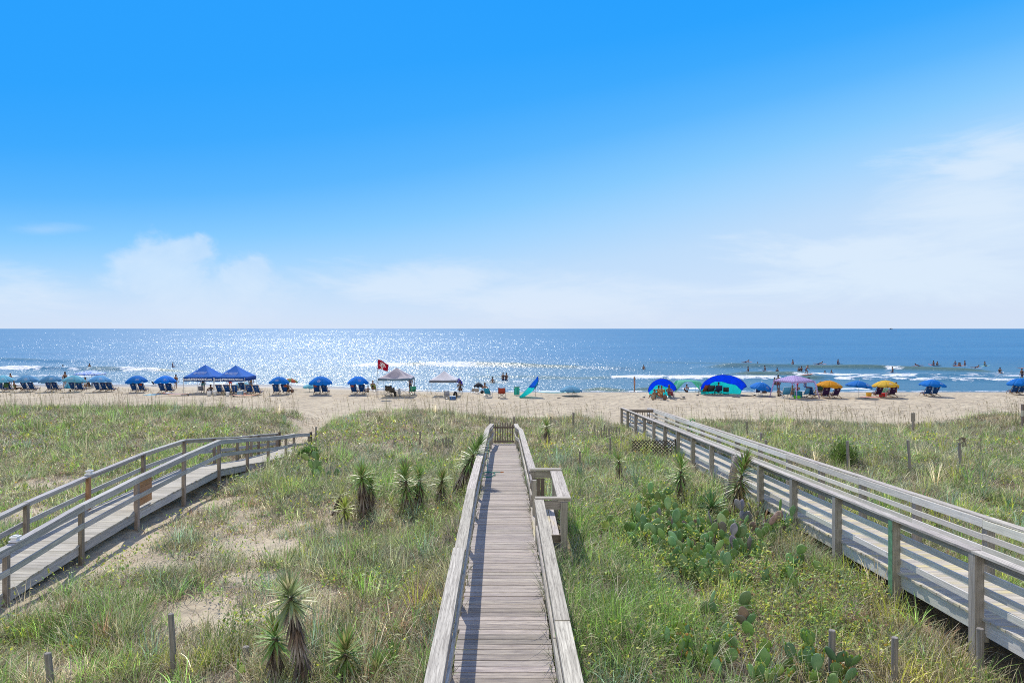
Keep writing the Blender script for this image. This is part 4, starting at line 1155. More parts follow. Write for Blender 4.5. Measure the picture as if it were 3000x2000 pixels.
# ------------------------------------------------------------------ prickly pears
def pad_verts(L, W, T):
    vs = []; fs = []
    nr, ns = 7, 10
    for j in range(nr + 1):
        f = j / nr; w = W * math.sin(math.pi * min(1, f * .93 + .05)) ** .65 * (.62 + .42 * f)
        th = T * math.sin(math.pi * min(1, f * .9 + .06)) ** .5
        for i in range(ns):
            a = 2 * math.pi * i / ns
            vs.append((w / 2 * math.cos(a), th / 2 * math.sin(a), L * f))
    for j in range(nr):
        for i in range(ns):
            i2 = (i + 1) % ns; fs.append((j * ns + i, j * ns + i2, (j + 1) * ns + i2, (j + 1) * ns + i))
    fs.append(tuple(reversed(range(ns)))); fs.append(tuple(range(nr * ns, (nr + 1) * ns)))
    return vs, fs
def cactus(px, y, label, n=7, size=.24, dead=0.0, fruit=0, spread=.34, seed=0):
    r = random.Random(int(px * 7 + y * 100) + seed)
    base = at(px, y); t_ = thing('prickly_pear', label, 'cactus', tuple(base), 0, 'prickly pear cacti in the dune')
    tips = []
    for i in range(n):
        if i < max(3, n // 2) or not tips:
            p = base + Vector((r.uniform(-spread, spread) * 1.5, r.uniform(-spread, spread), r.uniform(-.03, .10))); tilt = r.uniform(-.6, .6); yaw = r.uniform(-.8, .8); lev = 0
        else:
            p, tilt0, yaw0, lev = r.choice([q for q in tips if q[3] < (1 if y < 11 else 2)] or tips); lev += 1; tilt = tilt0 * .5 + r.uniform(-.9, .9); yaw = yaw0 + r.uniform(-.7, .7)
        L_ = size * r.uniform(.8, 1.2); W_ = L_ * r.uniform(.62, .82)
        vs, fs = pad_verts(L_, W_, .035)
        Mx = Matrix.Rotation(yaw, 3, 'Z') @ Matrix.Rotation(tilt, 3, 'Y') @ Matrix.Rotation(r.uniform(-.35, .35), 3, 'X')
        g = r.uniform(.6, 1.45); yl = r.choice([1, 1, 1, 1.25, 1.6]); b = MB()
        b.add([tuple(p + Mx @ Vector(v)) for v in vs], fs, None, (g * yl, g * (1 + (yl - 1) * .3), g * r.uniform(.7, 1.3)), True)
        isd = r.random() < dead
        po = b.build('pad', M['cactus_dead'] if isd else M['cactus'], t_, tuple(base))
        if isd: po['label'] = 'shrivelled grey pad'
        tip = p + Mx @ Vector((0, 0, L_ * .92)); tips.append((tip, tilt, yaw, lev))
        if fruit and not isd:
            fb = MB()
            for k in range(r.randint(fruit // 2, fruit)):
                a = r.uniform(-1.3, 1.3); q = p + Mx @ Vector((W_ * .5 * math.sin(a), 0, L_ * (.62 + .36 * math.cos(a))))
                fb.ell(q, (.014, .014, .024), 6, 4, (1, 1, 1) if r.random() < .4 else (.6, .9, .35))
            fb.build('fruit', M['fruit'] if r.random() < .3 else M['budgreen'], t_, tuple(base))
for c_ in CL: cactus(c_[0], c_[1] - (.25 if 9.7 < c_[1] < 10.5 else 0), c_[2], int(c_[3] * (1.7 if c_[1] < 11 else 2.5)), c_[4] * (.95 if c_[1] < 11 else 1.16), c_[5], c_[6])

# ------------------------------------------------------------------ bushes
def bush(px, y, w_, h_, label, col):
    base = at(px, y); t_ = thing('juniper_bush', label, 'bush', tuple(base), 0, 'low green bushes')
    b = MB()
    for k in range(7):
        a = rnd.uniform(0, 6.28); b.tube([base, base + Vector((math.cos(a) * w_ * .25, math.sin(a) * w_ * .25, h_ * .5))], [.02, .008], 5, (.6, .5, .4))
    b.build('stems', M['stake_wood'], t_, tuple(base))
    n = 2600; u = rng.normal(0, 1, (n, 3)); u /= np.linalg.norm(u, axis=1)[:, None]
    r = rng.random(n) ** .45; lump = .75 + .5 * vnoise(np.arctan2(u[:, 1], u[:, 0]) * 2 + 9, u[:, 2] * 3 + 4)
    P = np.stack([u[:, 0] * w_ / 2, u[:, 1] * w_ / 2, np.abs(u[:, 2]) * h_], -1) * (r * lump)[:, None]
    az = np.arctan2(u[:, 1], u[:, 0]) + rng.normal(0, .5, n)
    c = np.array(col) * rng.uniform(.55, 1.4, (n, 1))
    v, q, cc = blades(P, az, rng.uniform(.06, .13, n), rng.uniform(.1, .8, n), rng.uniform(.02, .035, n), c, 2)
    o = np_mesh('foliage', v, q, M['leaf'], cc, True); o.parent = t_
bush(2472, 26.2, 1.15, .85, 'rounded green juniper bush beside a leaning stake beyond the right boardwalk', (.14, .22, .05))
bush(903, 27.5, .95, .42, 'low spreading green bush right of the left boardwalk end', (.12, .24, .06))

# ------------------------------------------------------------------ stakes, fences, posts
def stake(px, y, top_py, label, r=.05, lean=0.0, square=False, mat='stake_wood', group='old wooden stakes in the dune'):
    p = at(px, y); top = up_to(px + lean, top_py, y); b = MB()
    if square: b.bar(p - Vector((0, 0, .3)), top, r * 1.7, r * 1.7, None, (0, 1, 0))
    else:
        b.tube([p - Vector((0, 0, .3)), p.lerp(top, .5), top - Vector((0, 0, .012)), top], [r * 1.03, r, r * .97, r * .86], 12, None, False)
    o = b.build('stake', M[mat], None, tuple(p)); tag(o, label, 'stake', group); return o
SL = [
 (152, 9.9, 1912, 'dark round stake nearest the bottom left corner', .048, -12),
 (512, 10.4, 1797, 'tall slightly tilted round stake between the corner stake and the yuccas', .044, -12),
 (720, 10.6, 1893, 'short round stake left of the tall foreground yucca', .052, 0),
 (1236, 10.8, 1863, 'round stake tight against the left rail of the centre boardwalk', .05, -3),
 (2436, 10.1, 1845, 'round stake with pale top behind the bottom cacti', .05, 2),
 (2620, 9.9, 1866, 'cracked round stake in dry grass, middle of the foreground right three', .048, 2),
 (2872, 10.0, 1840, 'round stake in front of the right boardwalk post', .05, 0),
 (1229, 31.0, 1264, 'tall thin distant stake left of the boardwalk gate', 0.043, 2),
 (1156, 31.5, 1284, 'short distant stake, leftmost of the group left of the gate', 0.056, 0),
 (1275, 31.5, 1286, 'thin picket between the tall stake and the broken fence', 0.035, 0),
 (1298, 31.5, 1285, 'thin picket directly left of the broken fence', 0.040, 0),
 (1435, 39.5, 1219, 'distant post just left of the boardwalk gate', 0.050, 0),
 (1506, 39.5, 1220, 'distant post just right of the boardwalk gate', 0.050, 0),
 (1614, 39.5, 1220, 'small distant post on the crest, between gate and taller crest post', 0.043, 0),
 (1680, 39.5, 1209, 'taller square post on the dune crest right of the gate', 0.068, 0),
 (1787, 29.5, 1282, 'grey stake in the grass between the lattice and the slat fence', 0.040, 1),
 (1699, 26.5, 1322, 'weathered stump of a stake behind the stemless rosette', 0.037, 0),
 (2190, 36.0, 1235, 'leaning stake on the crest beyond the right boardwalk', 0.050, -3),
 (2230, 31.0, 1268, 'stake right behind the far rail of the right boardwalk', 0.050, 0),
 (2244, 29.5, 1289, 'shorter stake behind the far rail of the right boardwalk', 0.050, 0),
 (2486, 25.0, 1291, 'pale leaning stake in front of the juniper bush', 0.050, -3),
 (2668, 24.7, 1289, 'leaning grey stake in the middle of the right dune', 0.050, -8),
 (2816, 24.7, 1296, 'dark rusty post standing alone in the right dune', 0.053, -6),
 (2605, 25.2, 1359, 'short cut stump between two leaning stakes in the right dune', 0.037, 0),
 (923, 32.8, 1250, 'stake at the end of the left boardwalk beside the trail', 0.046, 3),
]
for (px, y, tp, lab, r_, ln) in SL:
    stake(px, y, tp, lab, r_, ln, y > 25)
b = MB(); p = up_to(2812, 1296, 24.7)
for k in range(160):
    a, e = rnd.uniform(0, 6.28), rnd.uniform(-1.2, 1.4); q = p + Vector((.12 + math.cos(a) * .17 * rnd.random(), math.sin(a) * .17 * rnd.random(), .02 + math.sin(e) * .15))
    b.bar(q, q + Vector((jit(.08), jit(.08), jit(.06))), .008, .008, (.6, .45, .4))
o = b.build('tumbleweed', M['stake_wood'], None, tuple(p)); tag(o, 'ball of dry brown twigs caught on top of the dark rusty post', 'dry twigs')
def slat_fence(x0px, x1px, y, hgt, label, step=.075, gaps=.1):
    a = at(x0px, y); c = at(x1px, y); L = (c - a).length; n = int(L / step)
    t_ = thing('sand_fence', label, 'fence', tuple(a), 0, None)
    for k in range(n):
        if rnd.random() < gaps: continue
        q = at(x0px + (x1px - x0px) * k / n, y + jit(.04)); b = MB()
        b.bar(q - Vector((0, 0, .15)), q + Vector((jit(.05), jit(.02), hgt * rnd.uniform(.8, 1.05))), .038, .012, None, (0, 1, 0))
        b.build('slat', M['stake_wood'], t_, tuple(a))
    b = MB()
    for f in (.3, .7):
        b.tube([at(x0px, y - .02) + Vector((0, 0, hgt * f)), at((x0px + x1px) / 2, y - .02) + Vector((0, 0, hgt * f - .02)), at(x1px, y - .02) + Vector((0, 0, hgt * f))], .005, 4)
    b.build('wire', M['darkpole'], t_, tuple(a))
slat_fence(1736, 1818, 34.5, .72, 'old slat sand fence in the grass near the start of the right boardwalk')
slat_fence(1304, 1328, 31.0, .52, 'broken remnant of slat fence left of the boardwalk gate', .07, .15)
# sign posts on the beach side
p = at(2675, 40.5); t_ = thing('sign_post', 'wooden post with two small boards, seen from behind, at the dune gap', 'sign post', tuple(p))
b = MB(); b.box((p.x, p.y, (CAM_H - (1212 - 963) / F * 40.5 + p.z - .3) / 2), (.11, .11, CAM_H - (1212 - 963) / F * 40.5 - p.z + .3)); b.build('post', M['stake_wood'], t_, tuple(p))
for s_, dy in ((-.09, -.08), (.09, .08)):
    b = MB(); zt = CAM_H - (1222 - 963) / F * 40.5; b.box((p.x + s_, p.y + dy, zt), (.17, .03, .50)); b.build('sign_board', M['post_wood'], t_, tuple(p))
p = at(2997, 39.5); t_ = thing('sign_post', 'brown square post with a grey board at the right edge', 'sign post', tuple(p))
zt = CAM_H - (1184 - 963) / F * 39.5
b = MB(); b.box((p.x, p.y, (zt + p.z - .3) / 2), (.14, .14, zt - p.z + .3)); b.build('post', M['gate_wood'], t_, tuple(p))
b = MB(); b.box((p.x - .11, p.y - .09, zt - .52), (.14, .03, .34)); b.build('sign_board', M['metal'], t_, tuple(p))
# ------------------------------------------------------------------ beach furniture
def C(r, g, b): return lin(r, g, b)
SKIN = [plain('skin_light', (.34, .19, .13), .55, .3, .05), plain('skin_tan', (.23, .12, .075), .55, .3, .05), plain('skin_brown', (.11, .055, .035), .55, .3, .05)]
HAIR = [plain('hair_dark', (.025, .018, .014), .6), plain('hair_brown', (.11, .06, .035), .6), plain('hair_fair', (.38, .27, .14), .6)]
BLUE1 = cloth('royal_blue_canvas', (.015, .30, .85), .5); NAVY = cloth('navy_canvas', (.018, .09, .30), .2); PURPLE = cloth('purple_canvas', (.05, .022, .09), .12)
TEAL1 = cloth('faded_teal_canvas', (.26, .66, .80), .5); DBLUE = cloth('dusty_blue_canvas', (.20, .52, .80), .5); YELLOW = cloth('golden_yellow_canvas', (.82, .42, .03), .4); YELLOW2 = cloth('lemon_yellow_canvas', (.82, .58, .08), .4)
WHITE = M['white']

def umbrella(px, py, label, cloth_m, r=1.1, top=1.78, rim=1.20, tilt=(0, 0), n=8, logo=True, hub_up=0.0, pole='pole', alt=None, dy=0.0):
    p = place(px, py); p.y += dy; p.z = gz1(p.x, p.y)
    t_ = thing('beach_umbrella', label, 'umbrella', tuple(p), rnd.uniform(0, .7), 'beach umbrellas along the sand')
    if tilt == (0, 0): tilt = (jit(.09), jit(.07))
    wear = rnd.uniform(.82, 1.12)
    Rt = Matrix.Rotation(tilt[0], 3, 'Y') @ Matrix.Rotation(tilt[1], 3, 'X')
    b = MB(); c = Vector((0, 0, rim))
    def P(f, k, sag=0.0):
        a = 2 * math.pi * k / (n * 4); e = math.cos(4 * (a * n / 4 - 0)) if False else 0
        m = k % 4; s_ = [1.0, .955, .94, .955][m]
        rr = r * f * (1 - (1 - s_) * f)
        z = (top - rim) * (1 - f ** 1.9) - (.05 * f if m else 0.0) * f
        return c + Rt @ Vector((rr * math.cos(a), rr * math.sin(a), z))
    for k in range(n):
        g = (1, 1, 1) if k % 2 == 0 else ((.86, .88, .92) if alt is None else alt)
        rows = []
        for f in (.02, .3, .55, .8, 1.0):
            rows.append([P(f, k * 4 + m) for m in range(5)])
        # short valance, scalloped
        rows.append([P(1.0, k * 4 + m) + Rt @ Vector((0, 0, -.10 if m in (1, 2, 3) else -.05)) for m in range(5)])
        b.sheet(rows, tuple(q * wear for q in g))
    b.build('canopy', cloth_m, t_, (0, 0, 0), .006)
    b = MB(); topp = c + Rt @ Vector((0, 0, top - rim + .07)); b.tube([(0, 0, -.25), tuple(c * .7), tuple(topp)], .019, 8); b.ell(topp, (.03, .03, .05), 8, 5); b.build('pole', M[pole], t_)
    b = MB()
    for k in range(n):
        b.tube([P(.04, k * 4) - Vector((0, 0, .02)), P(.5, k * 4) - Vector((0, 0, .02)), P(.99, k * 4) - Vector((0, 0, .02))], .005, 4)
    b.build('ribs', M['darkpole'], t_)
    if logo:
        # a few white strokes printed on the panel that faces the dune
        ang = -math.pi / 2 - t_.rotation_euler[2]; k0 = round((ang % (2 * math.pi)) / (2 * math.pi / n)) % n
        b = MB()
        for i, (f, hw_) in enumerate(((.66, .10), (.74, .17), (.82, .14))):
            q = [P(f, k0 * 4 + m) for m in (0, 1, 2, 3, 4)]
            u0, u1 = q[1], q[3]; nrm = (P(f + .05, k0 * 4 + 2) - P(f - .05, k0 * 4 + 2)).normalized(); w_ = (u1 - u0).normalized(); nn = w_.cross(nrm).normalized()
            if nn.z < 0: nn = -nn
            mid = P(f, k0 * 4 + 2) + nn * .012
            for j in range(5):
                o = mid + w_ * ((j - 2) * hw_ * .42)
                b.bar(o - w_ * hw_ * .13, o + w_ * hw_ * .13, .035, .003, None, nn)
        b.build('printed_logo', WHITE, t_)
    return t_, p

# chairs -----------------------------------------------------------------------
def make_sling_chair(slm, name='beach_chair'):
    t_ = thing(name, 'x', 'beach chair', (0, 0, 0), 0, 'beach chairs for hire')
    # faces +Y (the sea); back towards the dune
    b = MB()
    for s in (-1, 1):
        x = s * .29
        b.bar((x, -.42, .98), (x, .22, .12), .045, .028); b.bar((x * .93, -.50, .02), (x * .93, .42, .40), .045, .028)
        b.bar((x * .86, .05, .18), (x * .86, .78, .30), .04, .028)
    for (y, z) in ((-.42, .98), (.42, .40), (-.49, .03), (.78, .30), (.22, .12)): b.bar((-.30, y, z), (.30, y, z), .035, .03)
    b.bar((-.22, .70, .28), (-.22, .82, .02), .035, .025); b.bar((.22, .70, .28), (.22, .82, .02), .035, .025)
    b.build('frame', M['chair_wood'], t_)
    b = MB()
    for s in (-1, 1): b.bar((s * .335, -.28, .60), (s * .335, .38, .56), .065, .022); 
    b.build('armrests', M['chair_wood'], t_)
    b = MB(); rows = []
    for (y, z) in ((-.425, .99), (-.30, .76), (-.12, .44), (.02, .27), (.22, .23), (.50, .30), (.77, .315)):
        rows.append([Vector((x, y, z - .02 * (1 - (x / .26) ** 2))) for x in (-.262, -.13, 0, .13, .262)])
    b.sheet(rows); b.build('sling', slm, t_, (0, 0, 0), .012)
    b = MB(); b.obox(Vector((0, -.40, .895)), Xv, Vector((0, .6, -.8)), Vector((0, .8, .6)), .40, .14, .05, (1, 1, 1)); b.build('headrest', slm, t_)
    b = MB(); n_ = Vector((0, -.81, -.59)).normalized()
    for j in range(3): b.obox(Vector((0, -.31, .76)) + n_ * .022 + Vector((0, -.02 * j, .035 * j)), Xv, Vector((0, .59, -.81)), n_, .16 - .03 * j, .018, .003, (1, 1, 1))
    b.build('printed_mark', WHITE, t_)
    return t_
def make_low_chair(col_m, frame='metal', name='folding_chair', legs=.02, hgt=.78):
    t_ = thing(name, 'x', 'beach chair', (0, 0, 0))
    b = MB()
    for s in (-1, 1):
        x = s * .27
        b.tube([(x, -.30, hgt), (x, -.02, .28), (x, .42, .30), (x, .40, .02)], .013, 6); b.tube([(x, .38, .50), (x, -.16, .50)], .016, 6)
        b.tube([(x, -.02, .28), (x, -.28, .015), (x, .40, .02)], .013, 6); b.tube([(x, .36, .30), (x, .37, .50)], .012, 6)
    b.tube([(-.27, -.30, hgt), (.27, -.30, hgt)], .013, 6); b.tube([(-.27, .40, .02), (.27, .40, .02)], .012, 6); b.tube([(-.27, -.28, .015), (.27, -.28, .015)], .012, 6)
    b.build('frame', M[frame], t_)
    b = MB(); rows = [[Vector((x, y, z - .03 * (1 - (x / .26) ** 2))) for x in (-.255, -.1, .1, .255)] for (y, z) in ((-.30, hgt), (-.16, .53), (-.03, .30), (.2, .27), (.42, .31))]
    b.sheet(rows); b.build('seat_cloth', col_m, t_, (0, 0, 0), .012)
    return t_
def make_quad_chair(col_m, hgt=.92):
    t_ = thing('camping_chair', 'x', 'camping chair', (0, 0, 0)); b = MB()
    for sx in (-1, 1):
        b.tube([(sx * .30, -.24, .0), (-sx * .26, -.22, .42)], .012, 6); b.tube([(sx * .30, .26, .0), (-sx * .26, .24, .42)], .012, 6)
        b.tube([(sx * .31, -.24, 0), (sx * .31, .26, .42)], .012, 6); b.tube([(sx * .31, .26, 0), (sx * .31, -.24, .42), (sx * .29, -.34, hgt)], .012, 6); b.tube([(sx * .31, .26, .0), (sx * .31, .26, .62)], .012, 6)
    b.build('frame', M['darkpole'], t_)
    b = MB(); rows = [[Vector((x, y, z - .05 * (1 - (x / .28) ** 2))) for x in (-.285, -.1, .1, .285)] for (y, z) in ((-.35, hgt), (-.30, .70), (-.23, .44), (.0, .40), (.27, .44))]
    b.sheet(rows)
    for sx in (-1, 1): b.sheet([[Vector((sx * .27, .28, .62)), Vector((sx * .35, .28, .62))], [Vector((sx * .26, -.28, .64)), Vector((sx * .34, -.28, .64))]])
    b.build('seat_cloth', col_m, t_, (0, 0, 0), .012); return t_
used = {}
def put(kind, maker, px, py, label, rz=0.0, scale=None, group=None, dy=0.0):
    p = place(px, py); p.y += dy; p.z = gz1(p.x, p.y)
    if kind not in used:
        t_ = maker(); used[kind] = t_; t_.location = p; t_.rotation_euler = (0, 0, rz); t_['label'] = label
        if group: t_['group'] = group
        if scale: t_.scale = (scale,) * 3
        return t_
    return dup(used[kind], p, rz, label, scale or 1.0, group)

UMB = [
 (7, 1148, 'faded turquoise beach umbrella cut by the left edge of the photo', TEAL1, {}),
 (79, 1149, 'dusty blue beach umbrella, second from the left edge', DBLUE, {}),
 (147, 1149, 'dusty blue beach umbrella, third from the left edge, over two chairs', DBLUE, {}),
 (218, 1149, 'faded teal beach umbrella above a folded low teal umbrella', TEAL1, {}),
 (292, 1149, 'dusty blue beach umbrella over three navy chairs', DBLUE, dict(r=1.15)),
 (400, 1151, 'bright blue beach umbrella standing alone, first right of the dusty ones', BLUE1, {}),
 (484, 1152, 'bright blue beach umbrella just left of the two blue tents', BLUE1, {}),
 (818, 1156, 'small bright blue beach umbrella first right of the blue tents', BLUE1, dict(r=.98)),
 (939, 1157, 'bright blue beach umbrella, middle of the three between tents', BLUE1, dict(r=1.15, top=1.85)),
 (1049, 1157, 'bright blue beach umbrella left of the crimson flag', BLUE1, dict(r=1.05, top=1.85)),
 (1673, 1160, 'low pale blue beach umbrella in the middle of the beach', cloth('sky_blue_canvas', (.16, .42, .62)), dict(top=1.0, rim=.52, logo=False)),
 (2230, 1160, 'blue beach umbrella tilted to the right beside the lavender tent', cloth('mid_blue_canvas', (.015, .22, .68)), dict(top=1.32, rim=.76, tilt=(.16, .1))),
 (2430, 1166, 'orange yellow beach umbrella over two purple chairs', YELLOW, dict(r=1.12, top=1.62, rim=1.18, alt=(1.0, .92, .8))),
 (2516, 1166, 'blue beach umbrella on a bare pole without chairs', cloth('mid_blue_canvas', (.015, .22, .68)), dict(r=1.16, top=1.60, rim=1.12, tilt=(.13, 0))),
 (2594, 1165, 'lemon yellow beach umbrella over a red seat and purple chairs', YELLOW2, dict(r=1.16, top=1.62, rim=1.14, alt=(1.0, .95, .8))),
 (2732, 1162, 'bright blue beach umbrella standing alone on the right', BLUE1, dict(r=1.17, top=1.62, rim=1.12)),
 (2988, 1156, 'bright blue beach umbrella cut by the right edge of the photo', BLUE1, dict(r=1.17, top=1.62, rim=1.10)),
 (907, 1149, 'pale turquoise striped umbrella half hidden behind a bright blue one', cloth('pale_turquoise', (.16, .50, .62)), dict(r=.72, top=.85, rim=.52, logo=False, alt=(1.6, 1.3, 1.2))),
 (853, 1141, 'orange umbrella with a green edge behind the small blue one', cloth('coral_canvas', (.68, .16, .08)), dict(r=.75, top=1.25, rim=.98, logo=False, tilt=(.15, 0), alt=(.3, 2.2, 1.4))),
 (1402, 1152, 'small black umbrella over low chairs by the water', cloth('black_canvas', (.03, .035, .045), .1), dict(r=.52, top=1.10, rim=.80, logo=False)),
 (707, 1146, 'turquoise umbrella seen under the right blue tent', cloth('pale_turquoise', (.16, .50, .62)), dict(r=.95, top=.95, rim=.6, logo=False)),
 (1342, 1150, 'purple blue umbrella tilted behind the white slant leg tent', cloth('violet_canvas', (.06, .035, .42)), dict(r=.62, top=1.55, rim=1.22, logo=False, tilt=(.5, 0))),
]
for (px, py, lab, cm, kw) in UMB: umbrella(px, py, lab, cm, **kw)
# fallen teal umbrella
t_, p = umbrella(207, 1137, 'faded teal umbrella tipped on its side between navy chairs', TEAL1, r=.95, top=.75, rim=.35, tilt=(-.75, -.2), logo=False)

# navy hire chairs: px, py of the feet
CH = [
 (8, 1147, 'navy sling chair at the left edge under the turquoise umbrella', 0), (27, 1147, 'navy sling chair draped in green cloth near the left edge', 0),
 (75, 1147, 'left navy sling chair under the second umbrella from the left', 0), (95, 1147, 'right navy sling chair under the second umbrella from the left', 0),
 (147, 1147, 'left navy sling chair under the third umbrella from the left', 0), (166, 1147, 'right navy sling chair under the third umbrella from the left', 0),
 (216, 1147, 'left navy sling chair under the faded teal umbrella', 0), (236, 1147, 'right navy sling chair under the faded teal umbrella', 0),
 (288, 1148, 'left navy sling chair of three under a dusty blue umbrella', 0), (307, 1148, 'middle navy sling chair of three under a dusty blue umbrella', 0), (325, 1148, 'right navy sling chair of three under a dusty blue umbrella', 0),
 (394, 1150, 'left navy sling chair under the first bright blue umbrella', 0), (417, 1150, 'right navy sling chair under the first bright blue umbrella', 0),
 (477, 1151, 'left navy sling chair under the umbrella left of the tents', 0), (497, 1151, 'right navy sling chair under the umbrella left of the tents', 0),
 (645, 1156, 'first navy sling chair from the left under the right blue tent', 0), (668, 1156, 'second navy sling chair from the left under the right blue tent', 0), (691, 1157, 'third navy sling chair from the left under the right blue tent', 0),
 (711, 1148, 'navy sling chair set back behind the row under the right tent', 0), (732, 1156, 'navy sling chair just inside the right corner leg of the tent', 0), (754, 1157, 'navy sling chair just outside the right end of the blue tent', 0),
 (810, 1155, 'left navy sling chair under the small blue umbrella right of the tents', 0), (836, 1155, 'right navy sling chair under the small blue umbrella right of the tents', 0),
 (929, 1155, 'left navy sling chair under the middle blue umbrella', 0), (952, 1155, 'right navy sling chair under the middle blue umbrella', 0),
 (1038, 1155, 'left navy sling chair under the umbrella beside the crimson flag', 0), (1062, 1155, 'right navy sling chair under the umbrella beside the crimson flag', 0),
 (2717, 1161, 'left navy sling chair under the lone blue umbrella on the right', 0), (2738, 1161, 'right navy sling chair under the lone blue umbrella on the right', 0),
 (2971, 1156, 'left navy sling chair under the umbrella at the right edge', 0), (2991, 1156, 'right navy sling chair under the umbrella at the right edge', 0),
]
for (px, py, lab, rz) in CH: put('navy', lambda: make_sling_chair(NAVY), px, py, lab, rz + jit(.12), 1.02)
for (px, py, lab) in ((2418, 1166, 'left purple sling chair under the orange yellow umbrella'), (2448, 1166, 'right purple sling chair under the orange yellow umbrella'),
                      (2573, 1163, 'left purple sling chair under the lemon yellow umbrella'), (2613, 1163, 'right purple sling chair under the lemon yellow umbrella')):
    put('purple', lambda: make_sling_chair(PURPLE), px, py, lab, jit(.1), 1.05)
# towels on chairs etc.
def drape(px, py, w_, h_, z, label, mat, name='towel', cat='towel'):
    p = place(px, py); b = MB(); o = p + Vector((0, -.42, z))
    b.sheet([[o + Vector((x, -.02 + .0 * x, 0)) for x in (-w_ / 2, 0, w_ / 2)], [o + Vector((x, -.06, -h_ * .5)) for x in (-w_ / 2, .02, w_ / 2)], [o + Vector((x, -.03, -h_)) for x in (-w_ / 2 + .03, 0, w_ / 2)]])
    q = b.build(name, mat, None, tuple(p), .015); tag(q, label, cat)
drape(27, 1147, .5, .55, .98, 'green towel hanging over a chair back near the left edge', cloth('green_towel', (.10, .20, .08), .1))
for (px, py, lab, cc) in ((841, 1155, 'orange towel on a chair headrest under the small blue umbrella', (.62, .14, .05)), (928, 1155, 'orange towel on a chair under the middle blue umbrella', (.62, .14, .05)), (1036, 1155, 'orange towel on a chair beside the crimson flag', (.62, .14, .05)), (419, 1150, 'orange bag on the right chair under the first bright blue umbrella', (.62, .16, .05))):
    drape(px, py, .26, .22, .98, lab, cloth('orange_towel', cc, .1))

